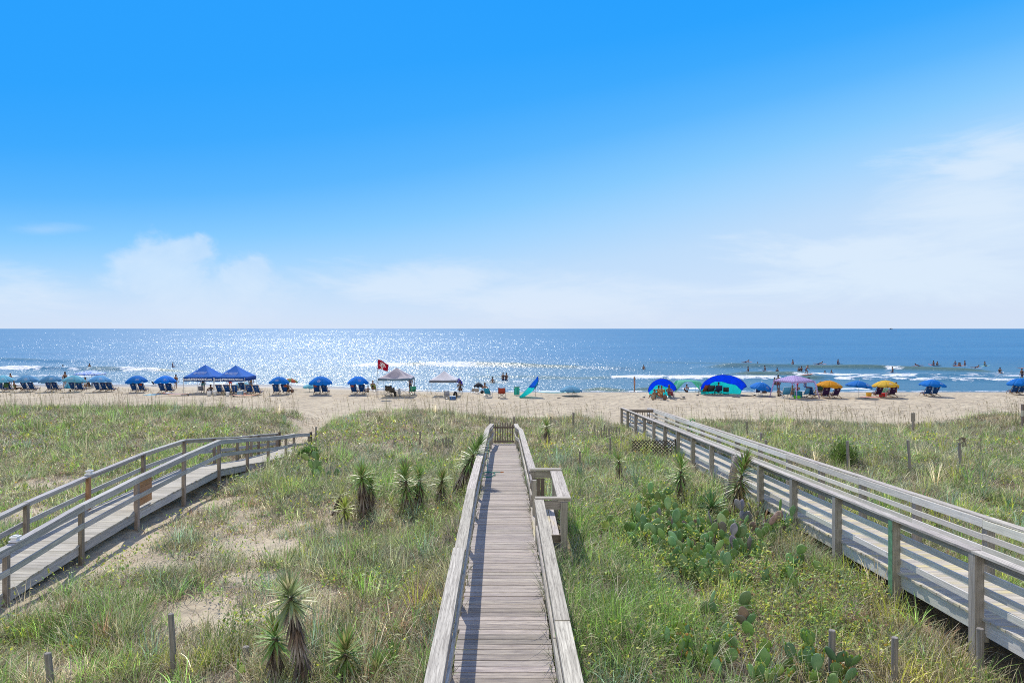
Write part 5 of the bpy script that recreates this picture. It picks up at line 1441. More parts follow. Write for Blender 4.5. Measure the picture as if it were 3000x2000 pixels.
# pop-up tents -----------------------------------------------------------------
def popup(px, py, label, canopy_m, W_=3.0, D_=3.0, eave=1.95, peak=2.95, val=.28, rz=0.0, splay=0.0, leg_m='metal', leg_r=.018, text=None, valance_m=None, sag=.06, crease=False, dome=False, group='pop up shade tents', legw=None, legs_cloth=None):
    p = place(px, py)
    t_ = thing('popup_tent', label, 'tent', tuple(p), rz, group)
    h = W_ / 2; k = D_ / 2
    cs = [(-h, -k), (h, -k), (h, k), (-h, k)]
    b = MB(); N = 8; apex = Vector((0, 0, peak))
    for i in range(4):
        a, c = Vector((*cs[i], eave)), Vector((*cs[(i + 1) % 4], eave)); rows = []
        for r_ in range(N + 1):
            f = r_ / N; row = []
            for q in range(N + 1):
                g = q / N; e = a.lerp(c, g); pnt = e.lerp(apex, f)
                if dome: pnt.z = eave + (peak - eave) * math.sin(f * math.pi / 2) ** .9
                pnt.z -= sag * math.sin(math.pi * g) * (1 - f) * (1.6 if 0 < f else .3) + .05 * math.sin(f * math.pi)
                if crease: pnt.z -= .26 * math.exp(-((f - .38) / .16) ** 2) * math.sin(math.pi * g) ** 2
                row.append(pnt)
            rows.append(row)
        b.sheet(rows, None, True)
    b.build('canopy', canopy_m, t_, (0, 0, 0), .008)
    b = MB()
    for i in range(4):
        a, c = Vector((*cs[i], eave)), Vector((*cs[(i + 1) % 4], eave)); o = (a + c).normalized() * .012; o.z = 0
        row0, row1 = [], []
        for q in range(N + 1):
            g = q / N; e = a.lerp(c, g) + o; e.z -= sag * .3 * math.sin(math.pi * g); row0.append(e); row1.append(e - Vector((0, 0, val + .015 * math.sin(g * 17))))
        b.sheet([row0, row1])
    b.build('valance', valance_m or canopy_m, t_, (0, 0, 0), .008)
    for (x, y) in cs:
        b = MB(); x2, y2 = x + (splay if x > 0 else -splay), y + (splay if y > 0 else -splay)
        z0 = -.1
        if legs_cloth:
            w_ = legw; b.sheet([[Vector((x - w_, y, eave)), Vector((x + w_ * .2 * (1 if x < 0 else 1), y, eave)), Vector((x + w_, y, eave))], [Vector((x2 - w_ * .55, y2, .0)), Vector((x2, y2 - .05, .0)), Vector((x2 + w_ * .55, y2, .0))]])
            b.build('leg', legs_cloth, t_, (0, 0, 0), .02)
        else:
            if splay: b.tube([(x, y, eave - .02), (x2, y2, z0)], leg_r, 6)
            else: b.box((x, y, (eave - .02 + z0) / 2), (leg_r * 2, leg_r * 2, eave - .02 - z0), (1, 1, 1))
            b.build('leg', M[leg_m], t_)
            b = MB(); b.box((x2, y2, .012), (.10, .10, .02), (1, 1, 1)); b.build('foot', M[leg_m], t_)
    # scissor truss under the eave
    b = MB()
    for i in range(4):
        a, c = Vector((*cs[i], eave - .10)), Vector((*cs[(i + 1) % 4], eave - .10)); m = (a + c) / 2
        for (u, v) in ((a, m), (m, c)):
            b.tube([u, v - Vector((0, 0, .32))], .009, 4); b.tube([u - Vector((0, 0, .32)), v], .009, 4)
    if not legs_cloth and not splay: b.build('truss', M[leg_m], t_)
    if text:
        cu = bpy.data.curves.new('valance_text', 'FONT'); cu.body = text; cu.size = .262; cu.align_x = 'CENTER'; cu.align_y = 'CENTER'; cu.extrude = .002; cu.offset = .010; cu.space_character = .9
        cu.materials.append(WHITE)
        tmp = bpy.data.objects.new('tmp', cu); link(tmp); dg = bpy.context.evaluated_depsgraph_get()
        tm = bpy.data.meshes.new_from_object(tmp.evaluated_get(dg)); bpy.data.objects.remove(tmp); tm.name = 'valance_text'
        tm.materials.clear(); tm.materials.append(WHITE)
        ca = tm.color_attributes.new('tint', 'FLOAT_COLOR', 'POINT'); ca.data.foreach_set('color', [1.0] * (4 * len(tm.vertices)))
        o = bpy.data.objects.new('valance_text', tm); link(o); o.parent = t_; o.location = (-.10, -k - .035, eave - val / 2 - .01); o.rotation_euler = (R(90), 0, 0)
        # round emblem and small lettering on the front slope of the roof
        b = MB(); sl_ = Vector((0, k, peak - eave)).normalized(); nn = Vector((0, -(peak - eave), k)).normalized()
        def onroof(x, f): return Vector((x, -k + k * f, eave + (peak - eave) * f)) + nn * .05
        for q in range(14):
            a0 = q / 14 * 2 * math.pi; c0 = onroof(-.52, .30); b.bar(c0 + Xv * .13 * math.cos(a0) + sl_ * .13 * math.sin(a0), c0 + Xv * .13 * math.cos(a0 + .5) + sl_ * .13 * math.sin(a0 + .5), .05, .004, (1, 1, 1), nn)
        b.bar(onroof(-.58, .29), onroof(-.46, .32), .06, .004, (1, 1, 1), nn)
        for j, (x0_, x1_, f) in enumerate(((-.30, .55, .36), (-.30, .50, .28), (-.15, .42, .20))):
            x = x0_
            while x < x1_:
                l = rnd.uniform(.05, .11); b.bar(onroof(x, f), onroof(x + l, f), .085 if j < 2 else .05, .004, (1, 1, 1), nn); x += l + .035
        b.build('roof_emblem', cloth('faded_white_print', (.42, .50, .70), .1), t_)
    return t_, p
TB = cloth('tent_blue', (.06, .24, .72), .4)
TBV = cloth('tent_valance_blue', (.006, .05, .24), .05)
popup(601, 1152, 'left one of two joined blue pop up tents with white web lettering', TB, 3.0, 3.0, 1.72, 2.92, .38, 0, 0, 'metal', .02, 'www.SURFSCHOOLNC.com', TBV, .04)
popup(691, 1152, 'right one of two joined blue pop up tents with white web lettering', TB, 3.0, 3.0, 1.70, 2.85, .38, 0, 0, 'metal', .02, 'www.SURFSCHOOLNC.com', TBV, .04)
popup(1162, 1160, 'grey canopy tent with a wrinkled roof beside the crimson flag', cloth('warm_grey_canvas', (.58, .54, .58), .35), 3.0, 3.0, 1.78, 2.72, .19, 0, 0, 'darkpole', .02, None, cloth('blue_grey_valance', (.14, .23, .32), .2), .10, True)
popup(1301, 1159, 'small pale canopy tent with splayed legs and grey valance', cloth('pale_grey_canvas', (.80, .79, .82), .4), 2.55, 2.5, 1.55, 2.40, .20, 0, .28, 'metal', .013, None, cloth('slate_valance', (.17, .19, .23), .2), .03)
def gingham():
    m, t, out = new_mat('lavender_gingham'); tc = t.node('ShaderNodeTexCoord').outputs['Object']
    ch = t.node('ShaderNodeTexChecker'); ch.inputs['Scale'].default_value = 9; t.put(ch.inputs['Vector'], tc)
    c = t.mix(ch.outputs['Fac'], (.40, .29, .60), (.62, .52, .78)); p = princ(t, c, .8, .2); tr = t.node('ShaderNodeBsdfTranslucent'); t.put(tr.inputs[0], c)
    mx_ = t.node('ShaderNodeMixShader'); mx_.inputs[0].default_value = .35; t.l.new(p.outputs[0], mx_.inputs[1]); t.l.new(tr.outputs[0], mx_.inputs[2]); t.l.new(mx_.outputs[0], out.inputs[0]); return m
GH = gingham()
lt, lp = popup(2327, 1166, 'lavender gingham beach cabana tent with splayed fabric legs', GH, 2.45, 2.45, 1.62, 2.08, .13, R(28), .30, 'metal', .02, None, GH, .02, False, True, 'pop up shade tents', .09, GH)
b = MB(); b.tube([(0, 0, -.2), (0, 0, 2.05)], .016, 6); b.build('centre_pole', M['pole'], lt)

# arched wind shades -------------------------------------------------------------
ARB = cloth('arch_shade_blue', (.010, .17, .95), .5); ART = cloth('arch_shade_turquoise', (.05, .80, .80), .5)
def arch(px, py, W_, H_, label, rz=0.0, depth=1.5, foot=.62, top_y=-.25):
    p = place(px, py); t_ = thing('arch_shade', label, 'beach shade', tuple(p), rz, 'arched blue and turquoise wind shades')
    n, m = 24, 10
    def S(u, v):  # u along the arch -1..1, v from the arch (0) to the sand (1)
        a = u * 1.32; top = Vector((W_ / 2 * math.sin(a) / math.sin(1.32), top_y - .15 * abs(u), .92 * H_ * (math.cos(a) - math.cos(1.32)) / (1 - math.cos(1.32)) * .62 + H_ * .40))
        bot = Vector((u * W_ / 2 * foot, depth * (.35 + .3 * math.cos(u * 1.4)), .0))
        q = top.lerp(bot, v); q.y += .28 * math.sin(v * math.pi); q.z += .05 * math.sin(v * math.pi) + .025 * math.sin(u * 14) * math.sin(v * math.pi); return q
    def edge(u): return .62 - .22 * math.cos(u * 1.5) + .04 * math.sin(u * 7)
    b = MB(); b.sheet([[S(-1 + 2 * i / n, edge(-1 + 2 * i / n) * j / m) for i in range(n + 1)] for j in range(m + 1)]); b.build('blue_canopy', ARB, t_, (0, 0, 0), .008)
    b = MB(); b.sheet([[S(-1 + 2 * i / n, edge(-1 + 2 * i / n) + (1 - edge(-1 + 2 * i / n)) * j / m) for i in range(n + 1)] for j in range(m + 1)]); b.build('turquoise_wall', ART, t_, (0, 0, 0), .008)
    b = MB(); b.tube([S(-1 + 2 * i / n, 0) for i in range(n + 1)], .014, 6); b.build('arch_rod', M['darkpole'], t_)
    for s in (-1, 1):
        b = MB(); b.tube([S(s, 0), Vector((s * (W_ / 2 + .45), -.9, 0))], .006, 4, (.8, .7, .6)); b.build('guy_line', M['chair_wood'], t_)
        b = MB(); b.ell((s * (W_ / 2 + .5), -.95, .06), (.14, .11, .08), 8, 5); b.build('sand_bag', M['darkpole'], t_)
    return t_, p
arch(1938, 1163, 2.72, 1.80, 'smaller arched blue and turquoise wind shade sheltering a seated group', 0, 1.0, .72)
arch(2118, 1157, 4.5, 2.05, 'largest arched blue wind shade with four chairs before its turquoise wall', 0, 1.6, .86, -.2)
# the third shade stands edge on: a leaning blue peak that falls to a turquoise skirt on the left
p = place(1560, 1164); dE = p.y; t_ = thing('arch_shade', 'wind shade seen edge on, blue peak leaning right over a turquoise skirt', 'beach shade', tuple(p), 0, 'arched blue and turquoise wind shades')
def Ez(zx, zy, dy=0.0):
    px_, py_ = 1500 + zx / 4.2, 1020 + zy / 4.2; d_ = dE + dy; return Vector(((px_ - 1500) / F * d_, d_, CAM_H - (py_ - 963) / F * d_)) - p
Lc = [(322, 338, 0), (288, 385, -.2), (240, 440, -.5), (205, 480, -.7), (172, 515, -.8), (125, 560, -.9), (84, 604, -.9)]
Rc = [(324, 342, 0), (326, 400, .5), (316, 450, .8), (290, 485, .9), (262, 520, .9), (235, 548, .9), (130, 610, .7)]
def Esheet(i0, i1, nm, mt):
    rows_ = []
    for i in range(i0, i1 + 1):
        a, c = Ez(*Lc[i]), Ez(*Rc[i]); rows_.append([a.lerp(c, q / 8) + Vector((0, .25 * math.sin(q / 8 * math.pi), -.06 * math.sin(q / 8 * math.pi) + .03 * math.sin(q * 2.1 + i))) for q in range(9)])
    b = MB(); b.sheet(rows_); b.build(nm, mt, t_, (0, 0, 0), .008)
Esheet(0, 3, 'blue_canopy', cloth('sail_blue', (.015, .26, .85), .5)); Esheet(3, 6, 'turquoise_wall', ART)
b = MB(); b.sheet([[Ez(322, 400, .5), Ez(300, 440, .55), Ez(280, 470, .6)], [Ez(312, 455, .8), Ez(292, 480, .85), Ez(268, 498, .9)]]); b.build('turquoise_flap', ART, t_, (0, 0, 0), .008)
b = MB(); b.tube([Ez(*q) for q in Rc[:5]], .014, 6); b.build('arch_rod', M['darkpole'], t_)
b = MB(); b.tube([Ez(292, 470, .6), Ez(288, 598, .3)], .014, 5); b.build('prop_pole', M['darkpole'], t_)
b = MB(); b.tube([Ez(318, 440, .7), Ez(380, 610, .2)], .006, 4); b.build('guy_line', M['chair_wood'], t_)
# mint sail canopy
p = place(2015, 1148); t_ = thing('sail_canopy', 'mint green stretch sail shade between the two blue arched shades', 'beach shade', tuple(p))
MINT = cloth('mint_stretch_fabric', (.20, .66, .48), .5)
b = MB(); n = 12; rows = []
for j in range(n + 1):
    v = j / n * 2 - 1; row = []
    for i in range(n + 1):
        u = i / n * 2 - 1; r2 = min(1, (abs(u) ** 2 * abs(v) ** 2) ** .5 * 1.0)
        z = 1.25 + .12 * math.cos(u * 1.5) * math.cos(v * 1.5) - 1.25 * max(0, (abs(u) * abs(v) - .30) / .70) ** 1.1
        k = 1 - .42 * (1 - abs(v)) * abs(u) ** 2; k2 = 1 - .42 * (1 - abs(u)) * abs(v) ** 2
        row.append(Vector((u * 1.85 * k2 ** 0 * (k), v * 1.4 * k2, max(z, .0))))
    rows.append(row)
b.sheet(rows); b.build('fabric', MINT, t_, (0, 0, 0), .008)
for s in (-1, 1):
    b = MB(); b.tube([(s * .8, -.35, 0), (s * .8, -.35, 1.28)], .014, 6); b.build('pole', M['pole'], t_)
# tie dye canopy with a drape behind the left umbrellas
p = place(263, 1131)
def tiedye():
    m, t, out = new_mat('blue_white_tie_dye'); tc = t.node('ShaderNodeTexCoord').outputs['Object']
    c = t.mix(t.mapr(t.noise(tc, 4.5, 4, .7, 1.5), .45, .53), (.015, .14, .58), (.60, .70, .85)); q = princ(t, c, .8, .2); t.l.new(q.outputs[0], out.inputs[0]); return m
TD = tiedye()
t_, p = popup(263, 1134, 'blue and white patterned canopy with hanging drapes behind the left umbrellas', TD, 2.6, 2.2, 1.62, 2.02, .16, 0, .15, 'pole', .016, None, TD, .04, False, True)
b = MB(); b.sheet([[Vector((.85 + .03 * math.sin(k * 2), -1.0 + .03 * (k % 2), 1.5)) for k in range(5)], [Vector((.80 + .07 * k, -1.05 + .03 * (k % 2), .1)) for k in range(5)]]); b.build('drape', TD, t_, (0, 0, 0), .01)

# crimson flag -----------------------------------------------------------------
p = place(1104, 1166); t_ = thing('flag', 'crimson flag with white lettering emblem flying from a tall thin pole', 'flag', tuple(p))
Hf = (1166 - 1051) / F * p.y; b = MB(); b.tube([(0, 0, -.3), (.02, 0, Hf * .5), (.10, 0, Hf)], [.026, .022, .014], 8); b.build('flagpole', M['darkpole'], t_)
def FL(u, v):  # u away from the pole, v downwards
    x = .10 + .98 * u; z = Hf - .10 - .90 * v * (1 - .30 * u) - .42 * u ** 1.2 + .05 * math.sin(u * 5); return Vector((x - .10 * v * u, .10 * math.sin(u * 7 + v * 1.5) * (.3 + u), z))
b = MB(); b.sheet([[FL(i / 14, j / 8) for i in range(15)] for j in range(9)]); b.build('flag_cloth', cloth('crimson_cloth', (.42, .010, .045), .35), t_, (0, 0, 0), .008)
b = MB()
def stroke(pts, w_=.045):
    for (a, c) in zip(pts[:-1], pts[1:]):
        q0, q1 = FL(*a) + Vector((0, -.02, 0)), FL(*c) + Vector((0, -.02, 0)); b.bar(q0, q1, .006, w_, None, (0, 0, 1) if abs(q1.x - q0.x) > abs(q1.z - q0.z) else (1, 0, 0))
stroke([(.22, .30), (.36, .20), (.60, .22), (.72, .32)]); stroke([(.20, .38), (.30, .34), (.34, .42), (.24, .52), (.16, .60)])
stroke([(.40, .34), (.60, .34), (.68, .44)]); stroke([(.38, .34), (.36, .60)]); stroke([(.44, .46), (.60, .48)]); stroke([(.18, .58), (.34, .64), (.52, .62), (.66, .52)])
stroke([(.36, .98), (.40, .72)], .035); stroke([(.40, .72), (.50, .96)], .035); stroke([(.50, .96), (.54, .72)], .035); stroke([(.30, .76), (.56, .72)], .03); stroke([(.74, .40), (.78, .50), (.70, .56)], .04)
b.build('emblem', WHITE, t_)

# single chairs ------------------------------------------------------------------
put('dark_quad', lambda: make_quad_chair(cloth('dark_khaki_cloth', (.07, .065, .06), .05)), 1136, 1158, 'dark camping chair on the left under the grey canopy', .2, 1.05, 'camping chairs under the grey canopy', .3)
put('dark_quad', None, 1152, 1162, 'dark camping chair nearer the front under the grey canopy', -.3, 1.0, 'camping chairs under the grey canopy')
put('green_low', lambda: make_low_chair(cloth('sea_green_cloth', (.06, .42, .30), .2)), 1209, 1156, 'sea green folding chair at the right side of the grey canopy', .3, 1.1)
put('olive', lambda: make_low_chair(cloth('lime_cloth', (.25, .32, .08), .2)), 1095, 1147, 'lime green beach chair by the water left of the flagpole', 0, 1.0)
put('grey_low', lambda: make_low_chair(cloth('grey_white_cloth', (.34, .37, .45), .2)), 1309, 1168, 'pale grey beach chair in front of the pale canopy tent', 0, .95)
put('white_low', lambda: make_low_chair(cloth('off_white_cloth', (.45, .42, .40), .2)), 1386, 1152, 'off white beach chair left of the black umbrella', .4, .7)
put('white_low', None, 1397, 1154, 'pale beach chair under the black umbrella', 0, .75)
put('turq', lambda: make_low_chair(cloth('turquoise_cloth', (.03, .30, .46), .2), 'metal'), 1429, 1164, 'turquoise folding beach chair with a person, left of the red chair', -.35, 1.12)
put('red_quad', lambda: make_quad_chair(cloth('red_brown_cloth', (.35, .06, .04), .15)), 1470, 1166, 'red camping chair standing alone near the middle of the beach', 0, 1.08)
put('white_blue', lambda: make_low_chair(cloth('pool_blue_cloth', (.10, .38, .62), .3), 'pole'), 2303, 1167, 'pool blue chair with white frame, left one under the lavender tent', 0, 1.35)
put('white_blue', None, 2363, 1165, 'pool blue chair with white frame, right one under the lavender tent', .2, 1.15)
put('navy', None, 2378, 1165, 'navy sling chair turned sideways under the lavender tent', R(-55), 1.05)
put('green_quad', lambda: make_quad_chair(cloth('bottle_green_cloth', (.03, .09, .06), .1)), 2402, 1158, 'dark green camping chair with a person left of the orange yellow umbrella', 0, 1.15)
put('navy_low', lambda: make_low_chair(cloth('navy_low_cloth', (.02, .06, .22), .1)), 2220, 1156, 'low navy chair under the tilted blue umbrella', 0, .8)
put('pink_low', lambda: make_low_chair(cloth('pinkish_cloth', (.34, .22, .22), .1)), 2239, 1159, 'pinkish brown low chair under the tilted blue umbrella', 0, .85)
put('rust_low', lambda: make_low_chair(cloth('rust_cloth', (.28, .09, .045), .1), 'darkpole'), 2065, 1156, 'rust brown chair at the left of the large arched shade', .5, 1.25)
put('char_low', lambda: make_low_chair(cloth('charcoal_cloth', (.06, .07, .085), .1), 'darkpole'), 2082, 1156, 'charcoal chair second from the left in the large arched shade', .1, 1.2)
put('navy_quad', lambda: make_quad_chair(cloth('deep_navy_cloth', (.02, .03, .09), .1)), 2104, 1157, 'navy camping chair with crossed white braces in the large arched shade', 0, 1.05)
put('char_low', None, 2127, 1156, 'charcoal chair at the right of the large arched shade', -.3, .95)
put('stripe_low', lambda: make_low_chair(cloth('maroon_stripe_cloth', (.22, .05, .09), .1)), 1965, 1168, 'maroon and navy low chair at the right of the smaller arched shade', -.5, .95)
put('dark_low', lambda: make_low_chair(cloth('dark_grey_low_cloth', (.06, .07, .07), .1), 'darkpole'), 451, 1131, 'dark grey low chair alone near the water left of the tents', -.6, .75)
put('dark_low', None, 260, 1139, 'dark beach chair under the patterned canopy', 0, 1.0)
put('teal_low', lambda: make_low_chair(cloth('deep_teal_cloth', (.02, .22, .26), .1)), 1684, 1158, 'deep teal low chair under the low pale blue umbrella', 0, .8)
put('mint_low', lambda: make_low_chair(cloth('mint_low_cloth', (.25, .55, .45), .2), 'pole'), 2590, 1158, 'pale green chair behind the red seat under the lemon umbrella', 0, .95)
put('grey_low', None, 589, 1151, 'pale folding chair in the shade of the left blue tent', .2, .9)

# solid goods --------------------------------------------------------------------
def solid(name, px, py, label, cat, fn, rz=0.0, group=None, dz=0.0):
    p = place(px, py); t_ = thing(name, label, cat, (p.x, p.y, p.z + dz), rz, group); fn(t_); return t_
def bucket(t_, col=WHITE, r=.17, h=.40):
    b = MB(); b.tube([(0, 0, 0), (0, 0, h * .9), (0, 0, h)], [r * .85, r, r * 1.04], 16); b.build('body', col, t_)
    b = MB(); b.tube([(0, 0, h), (0, 0, h + .02)], r * 1.07, 16); b.build('lid', col, t_)
    b = MB(); b.tube([(r * math.cos(a), -.03 - .1 * math.sin(a), h * .8 - .16 * math.sin(a)) for a in np.linspace(0, math.pi, 8)], .005, 4); b.build('handle', M['metal'], t_)
for px, py, lab, r_, h_ in ((613, 1160, 'white bucket at the left before the blue tents', .20, .42), (629, 1159, 'white bucket with a blue lid beside the middle tent legs', .19, .45), (667, 1161, 'white bucket with a dark mark before the right blue tent', .16, .40)):
    solid('bucket', px, py, lab, 'bucket', lambda t_: bucket(t_, WHITE, r_, h_), 0, 'white buckets before the blue tents')
def cooler(t_, c1, c2=WHITE, w_=.55, d_=.34, h_=.36):
    b = MB(); b.box((0, 0, h_ / 2), (w_, d_, h_), (1, 1, 1)); b.build('body', c1, t_)
    b = MB(); b.box((0, 0, h_ + .025), (w_ + .03, d_ + .03, .05), (1, 1, 1)); b.build('lid', c2, t_)
    b = MB(); b.tube([(-w_ / 2 - .01, 0, h_ * .7), (-w_ / 2 - .05, -.1, h_ * .8), (-w_ / 2 - .05, .1, h_ * .8), (-w_ / 2 - .01, .0, h_ * .7)], .01, 4); b.tube([(w_ / 2 + .01, 0, h_ * .7), (w_ / 2 + .05, -.1, h_ * .8), (w_ / 2 + .05, .1, h_ * .8), (w_ / 2 + .01, .0, h_ * .7)], .01, 4); b.build('handles', c2, t_)
solid('cooler', 704, 1158, 'pale blue and white crate between the tent legs', 'crate', lambda t_: cooler(t_, plain('crate_blue', (.22, .36, .50)), WHITE, .48, .36, .40))
solid('cooler', 715, 1157, 'small cooler with an orange and white front beside the pale crate', 'cooler', lambda t_: cooler(t_, plain('coral_plastic', (.62, .30, .25)), WHITE, .36, .28, .24), 0, None)
solid('cooler', 1326, 1171, 'blue cooler with a white lid in the shade of the pale tent', 'cooler', lambda t_: cooler(t_, plain('cooler_blue', (.02, .10, .30)), plain('cooler_lid', (.45, .55, .65)), .52, .34, .30))
def bag(t_, m, w_=.40, h_=.55, d_=.24):
    b = MB(); b.ell((0, 0, h_ * .48), (w_ / 2, d_ / 2, h_ / 2), 12, 8); b.build('body', m, t_)
    b = MB(); b.tube([(-.08, 0, h_ * .93), (-.05, 0, h_ * 1.08), (.05, 0, h_ * 1.08), (.08, 0, h_ * .93)], .012, 5); b.build('strap', m, t_)
BLK = plain('black_nylon', (.015, .016, .02), .7)
solid('backpack', 1334, 1169, 'tall black backpack standing on the sand behind the blue cooler', 'backpack', lambda t_: bag(t_, BLK, .42, .72))
solid('backpack', 1158, 1162, 'black bag beside the front camping chair', 'bag', lambda t_: bag(t_, BLK, .26, .5))
solid('backpack', 1412, 1153, 'black round bag right of the black umbrella', 'bag', lambda t_: bag(t_, BLK, .36, .34))
solid('beach_tote', 1948, 1172, 'brown checked tote bag among the group at the smaller arched shade', 'bag', lambda t_: bag(t_, plain('brown_canvas', (.16, .10, .075)), .42, .5))
solid('beach_tote', 1913, 1172, 'tan bag at the left foot of the smaller arched shade', 'bag', lambda t_: bag(t_, plain('tan_canvas', (.30, .22, .15)), .34, .48))
solid('beach_tote', 856, 1151, 'patterned brown bag beside the small blue umbrella', 'bag', lambda t_: bag(t_, plain('brown_canvas', (.16, .10, .075)), .36, .42))
solid('trash_bag', 1170, 1159, 'white rubbish bag tied up under the grey canopy', 'bag', lambda t_: bag(t_, plain('white_film', (.48, .50, .53)), .28, .72))
solid('beach_tote', 2545, 1162, 'yellow box shaped bag on a towel between two umbrellas', 'bag', lambda t_: cooler(t_, plain('yellow_tote', (.75, .46, .05)), plain('yellow_tote', (.75, .46, .05)), .40, .25, .34))
solid('cooler', 2586, 1162, 'red seat or cooler under the lemon yellow umbrella', 'cooler', lambda t_: cooler(t_, plain('bright_red', (.62, .02, .02)), plain('bright_red', (.62, .02, .02)), .55, .35, .30))
solid('beach_tote', 2335, 1167, 'bright green bag on the sand under the lavender tent', 'bag', lambda t_: cooler(t_, plain('bright_green', (.14, .55, .04)), plain('bright_green', (.14, .55, .04)), .50, .30, .20))
solid('beach_cart', 2336, 1163, 'turquoise beach wagon loaded under the lavender tent', 'wagon', lambda t_: cooler(t_, plain('wagon_teal', (.02, .27, .36)), plain('wagon_teal', (.02, .27, .36)), .75, .45, .50))
solid('beach_tote', 205, 1147, 'small dark bag on the sand between the second pair of chairs', 'bag', lambda t_: bag(t_, BLK, .25, .22))
def green_bin(t_):
    b = MB()
    b.box((0, 0, .42), (.54, .40, .72), (1, 1, 1)); b.build('body', plain('bin_teal', (.03, .42, .33)), t_)
    b = MB()
    for x in (-.2, -.07, .07, .2): b.box((x, -.205, .42), (.03, .012, .70), (1, 1, 1))
    b.build('stripes', plain('bin_dark', (.01, .10, .09)), t_)
    b = MB(); b.box((0, 0, .81), (.58, .44, .05), (1, 1, 1)); b.build('lid', plain('bin_dark2', (.015, .14, .12)), t_)
solid('striped_hamper', 1514, 1158, 'upright teal striped hamper just left of the edge on shade', 'hamper', green_bin)
solid('camp_table', 1183, 1157, 'folding camp table frame under the grey canopy', 'table', lambda t_: (lambda b: (b.box((0, 0, .62), (1.0, .5, .03), (1, 1, 1)), [b.tube([(sx * .45, sy * .2, 0), (-sx * .3, sy * .2, .61)], .012, 5) for sx in (-1, 1) for sy in (-1, 1)], b.build('table_frame', M['metal'], t_)))(MB()))
# surfboards on the sand
def board_mesh(L=2.4, W_=.56, T=.07, nose=.12):
    vs = []; fs = []; nL, nS = 16, 10
    for i in range(nL + 1):
        f = i / nL; y = (f - .5) * L; w_ = W_ / 2 * max(.03, (math.sin(math.pi * min(1, f * .96 + .02))) ** .62); z = nose * abs(f - .5) ** 2.5 * 4 + (nose if f > .5 else 0) * (f - .5) ** 2
        for k in range(nS):
            a = 2 * math.pi * k / nS; vs.append((w_ * math.cos(a), y, z + T / 2 * math.sin(a) * (math.sin(math.pi * min(.98, max(.02, f)))) ** .4))
    for i in range(nL):
        for k in range(nS):
            k2 = (k + 1) % nS; fs.append((i * nS + k, (i + 1) * nS + k, (i + 1) * nS + k2, i * nS + k2))
    fs.append(tuple(range(nS))); fs.append(tuple(reversed(range(nL * nS, nL * nS + nS)))); return vs, fs
def surfboard(loc, rz, label, mat, L=2.4, deck=None, pitch=0.0, group='surfboards', cat='surfboard'):
    t_ = thing('surfboard', label, cat, tuple(loc), rz, group); t_.rotation_euler = (pitch, 0, rz)
    vs, fs = board_mesh(L); b = MB(); b.add(vs, fs, None, (1, 1, 1), True); b.build('hull', mat, t_)
    vs2 = [(x * .72, y * .86, z * 1.0 + .012) for x, y, z in vs]
    if deck: b = MB(); b.add(vs2, fs, None, (1, 1, 1), True); b.build('deck_panel', deck, t_)
    b = MB(); b.add([(-.008, -L * .46, -.02), (.008, -L * .46, -.02), (.008, -L * .38, -.02), (-.008, -L * .38, -.02), (0, -L * .50, -.2), (0, -L * .46, -.2)], [(0, 1, 5, 4), (3, 2, 5, 4), (0, 3, 4), (1, 2, 5)], None, (.3, .3, .3)); b.build('fin', BLK, t_)
    return t_
ORB = plain('orange_board', (.62, .20, .06), .3, .5); WHB = plain('white_board', (.62, .66, .70), .3, .5)
p = place(516, 1159); surfboard(p + Vector((0, 0, .16)), R(80), 'white surfboard with orange rails lying at the left leg of the tents', ORB, 2.9, WHB, 0, 'surfboards lying on the sand')
p = place(720, 1162); surfboard(p + Vector((0, 0, .12)), R(-78), 'orange surfboard lying in front of the right blue tent', ORB, 2.5, None, 0, 'surfboards lying on the sand')
p = place(1622, 1152); surfboard(p + Vector((0, 0, .06)), R(90), 'long pale turquoise board lying flat near the low pale umbrella', plain('aqua_board', (.20, .62, .66)), 3.6, None, 0, 'surfboards lying on the sand', 'paddleboard')
def flat(px, py, w_, l_, label, mat, rz=0.0, name='beach_towel', cat='towel'):
    p = place(px, py); b = MB(); n = 7; rows = []
    ca, sa = math.cos(rz), math.sin(rz)
    for j in range(n):
        row = []
        for i in range(n):
            x, y = (i / (n - 1) - .5) * w_, (j / (n - 1) - .5) * l_; X_, Y_ = x * ca - y * sa, x * sa + y * ca
            row.append(Vector((p.x + X_, p.y + Y_, gz1(p.x + X_, p.y + Y_) + .02 + .02 * rnd.random())))
        rows.append(row)
    b.sheet(rows); o = b.build(name, mat, None, tuple(p), .02); tag(o, label, cat)
flat(445, 1157, 1.1, 1.3, 'pale blue towel spread on the sand left of the tents', cloth('pale_blue_towel', (.28, .50, .60), .05))
flat(2550, 1164, 1.6, 1.2, 'pink towel under the yellow bag on the sand', cloth('pink_towel', (.55, .28, .24), .05))
flat(2000, 1169, .5, .3, 'dark cloth lying in the shadow of the smaller arched shade', cloth('dark_rag', (.05, .05, .06), .05))
flat(1880, 1171, .35, .25, 'dark red cloth scrap at the guy line of the smaller arched shade', cloth('dark_red_rag', (.14, .04, .04), .05))
flat(2157, 1164, .7, .3, 'dark bag lying flat before the large arched shade', cloth('dark_rag', (.05, .05, .06), .05), 0, 'flat_bag', 'bag')
flat(2190, 1160, 1.2, .35, 'flattened dark sack right of the large arched shade', cloth('dark_rag', (.05, .05, .06), .05), 0, 'flat_bag', 'bag')
flat(1637, 1167, .3, .3, 'small dark shoe shaped scrap on open sand left of the low umbrella', cloth('dark_rag', (.05, .05, .06), .05), 0, 'flip_flop', 'shoe')
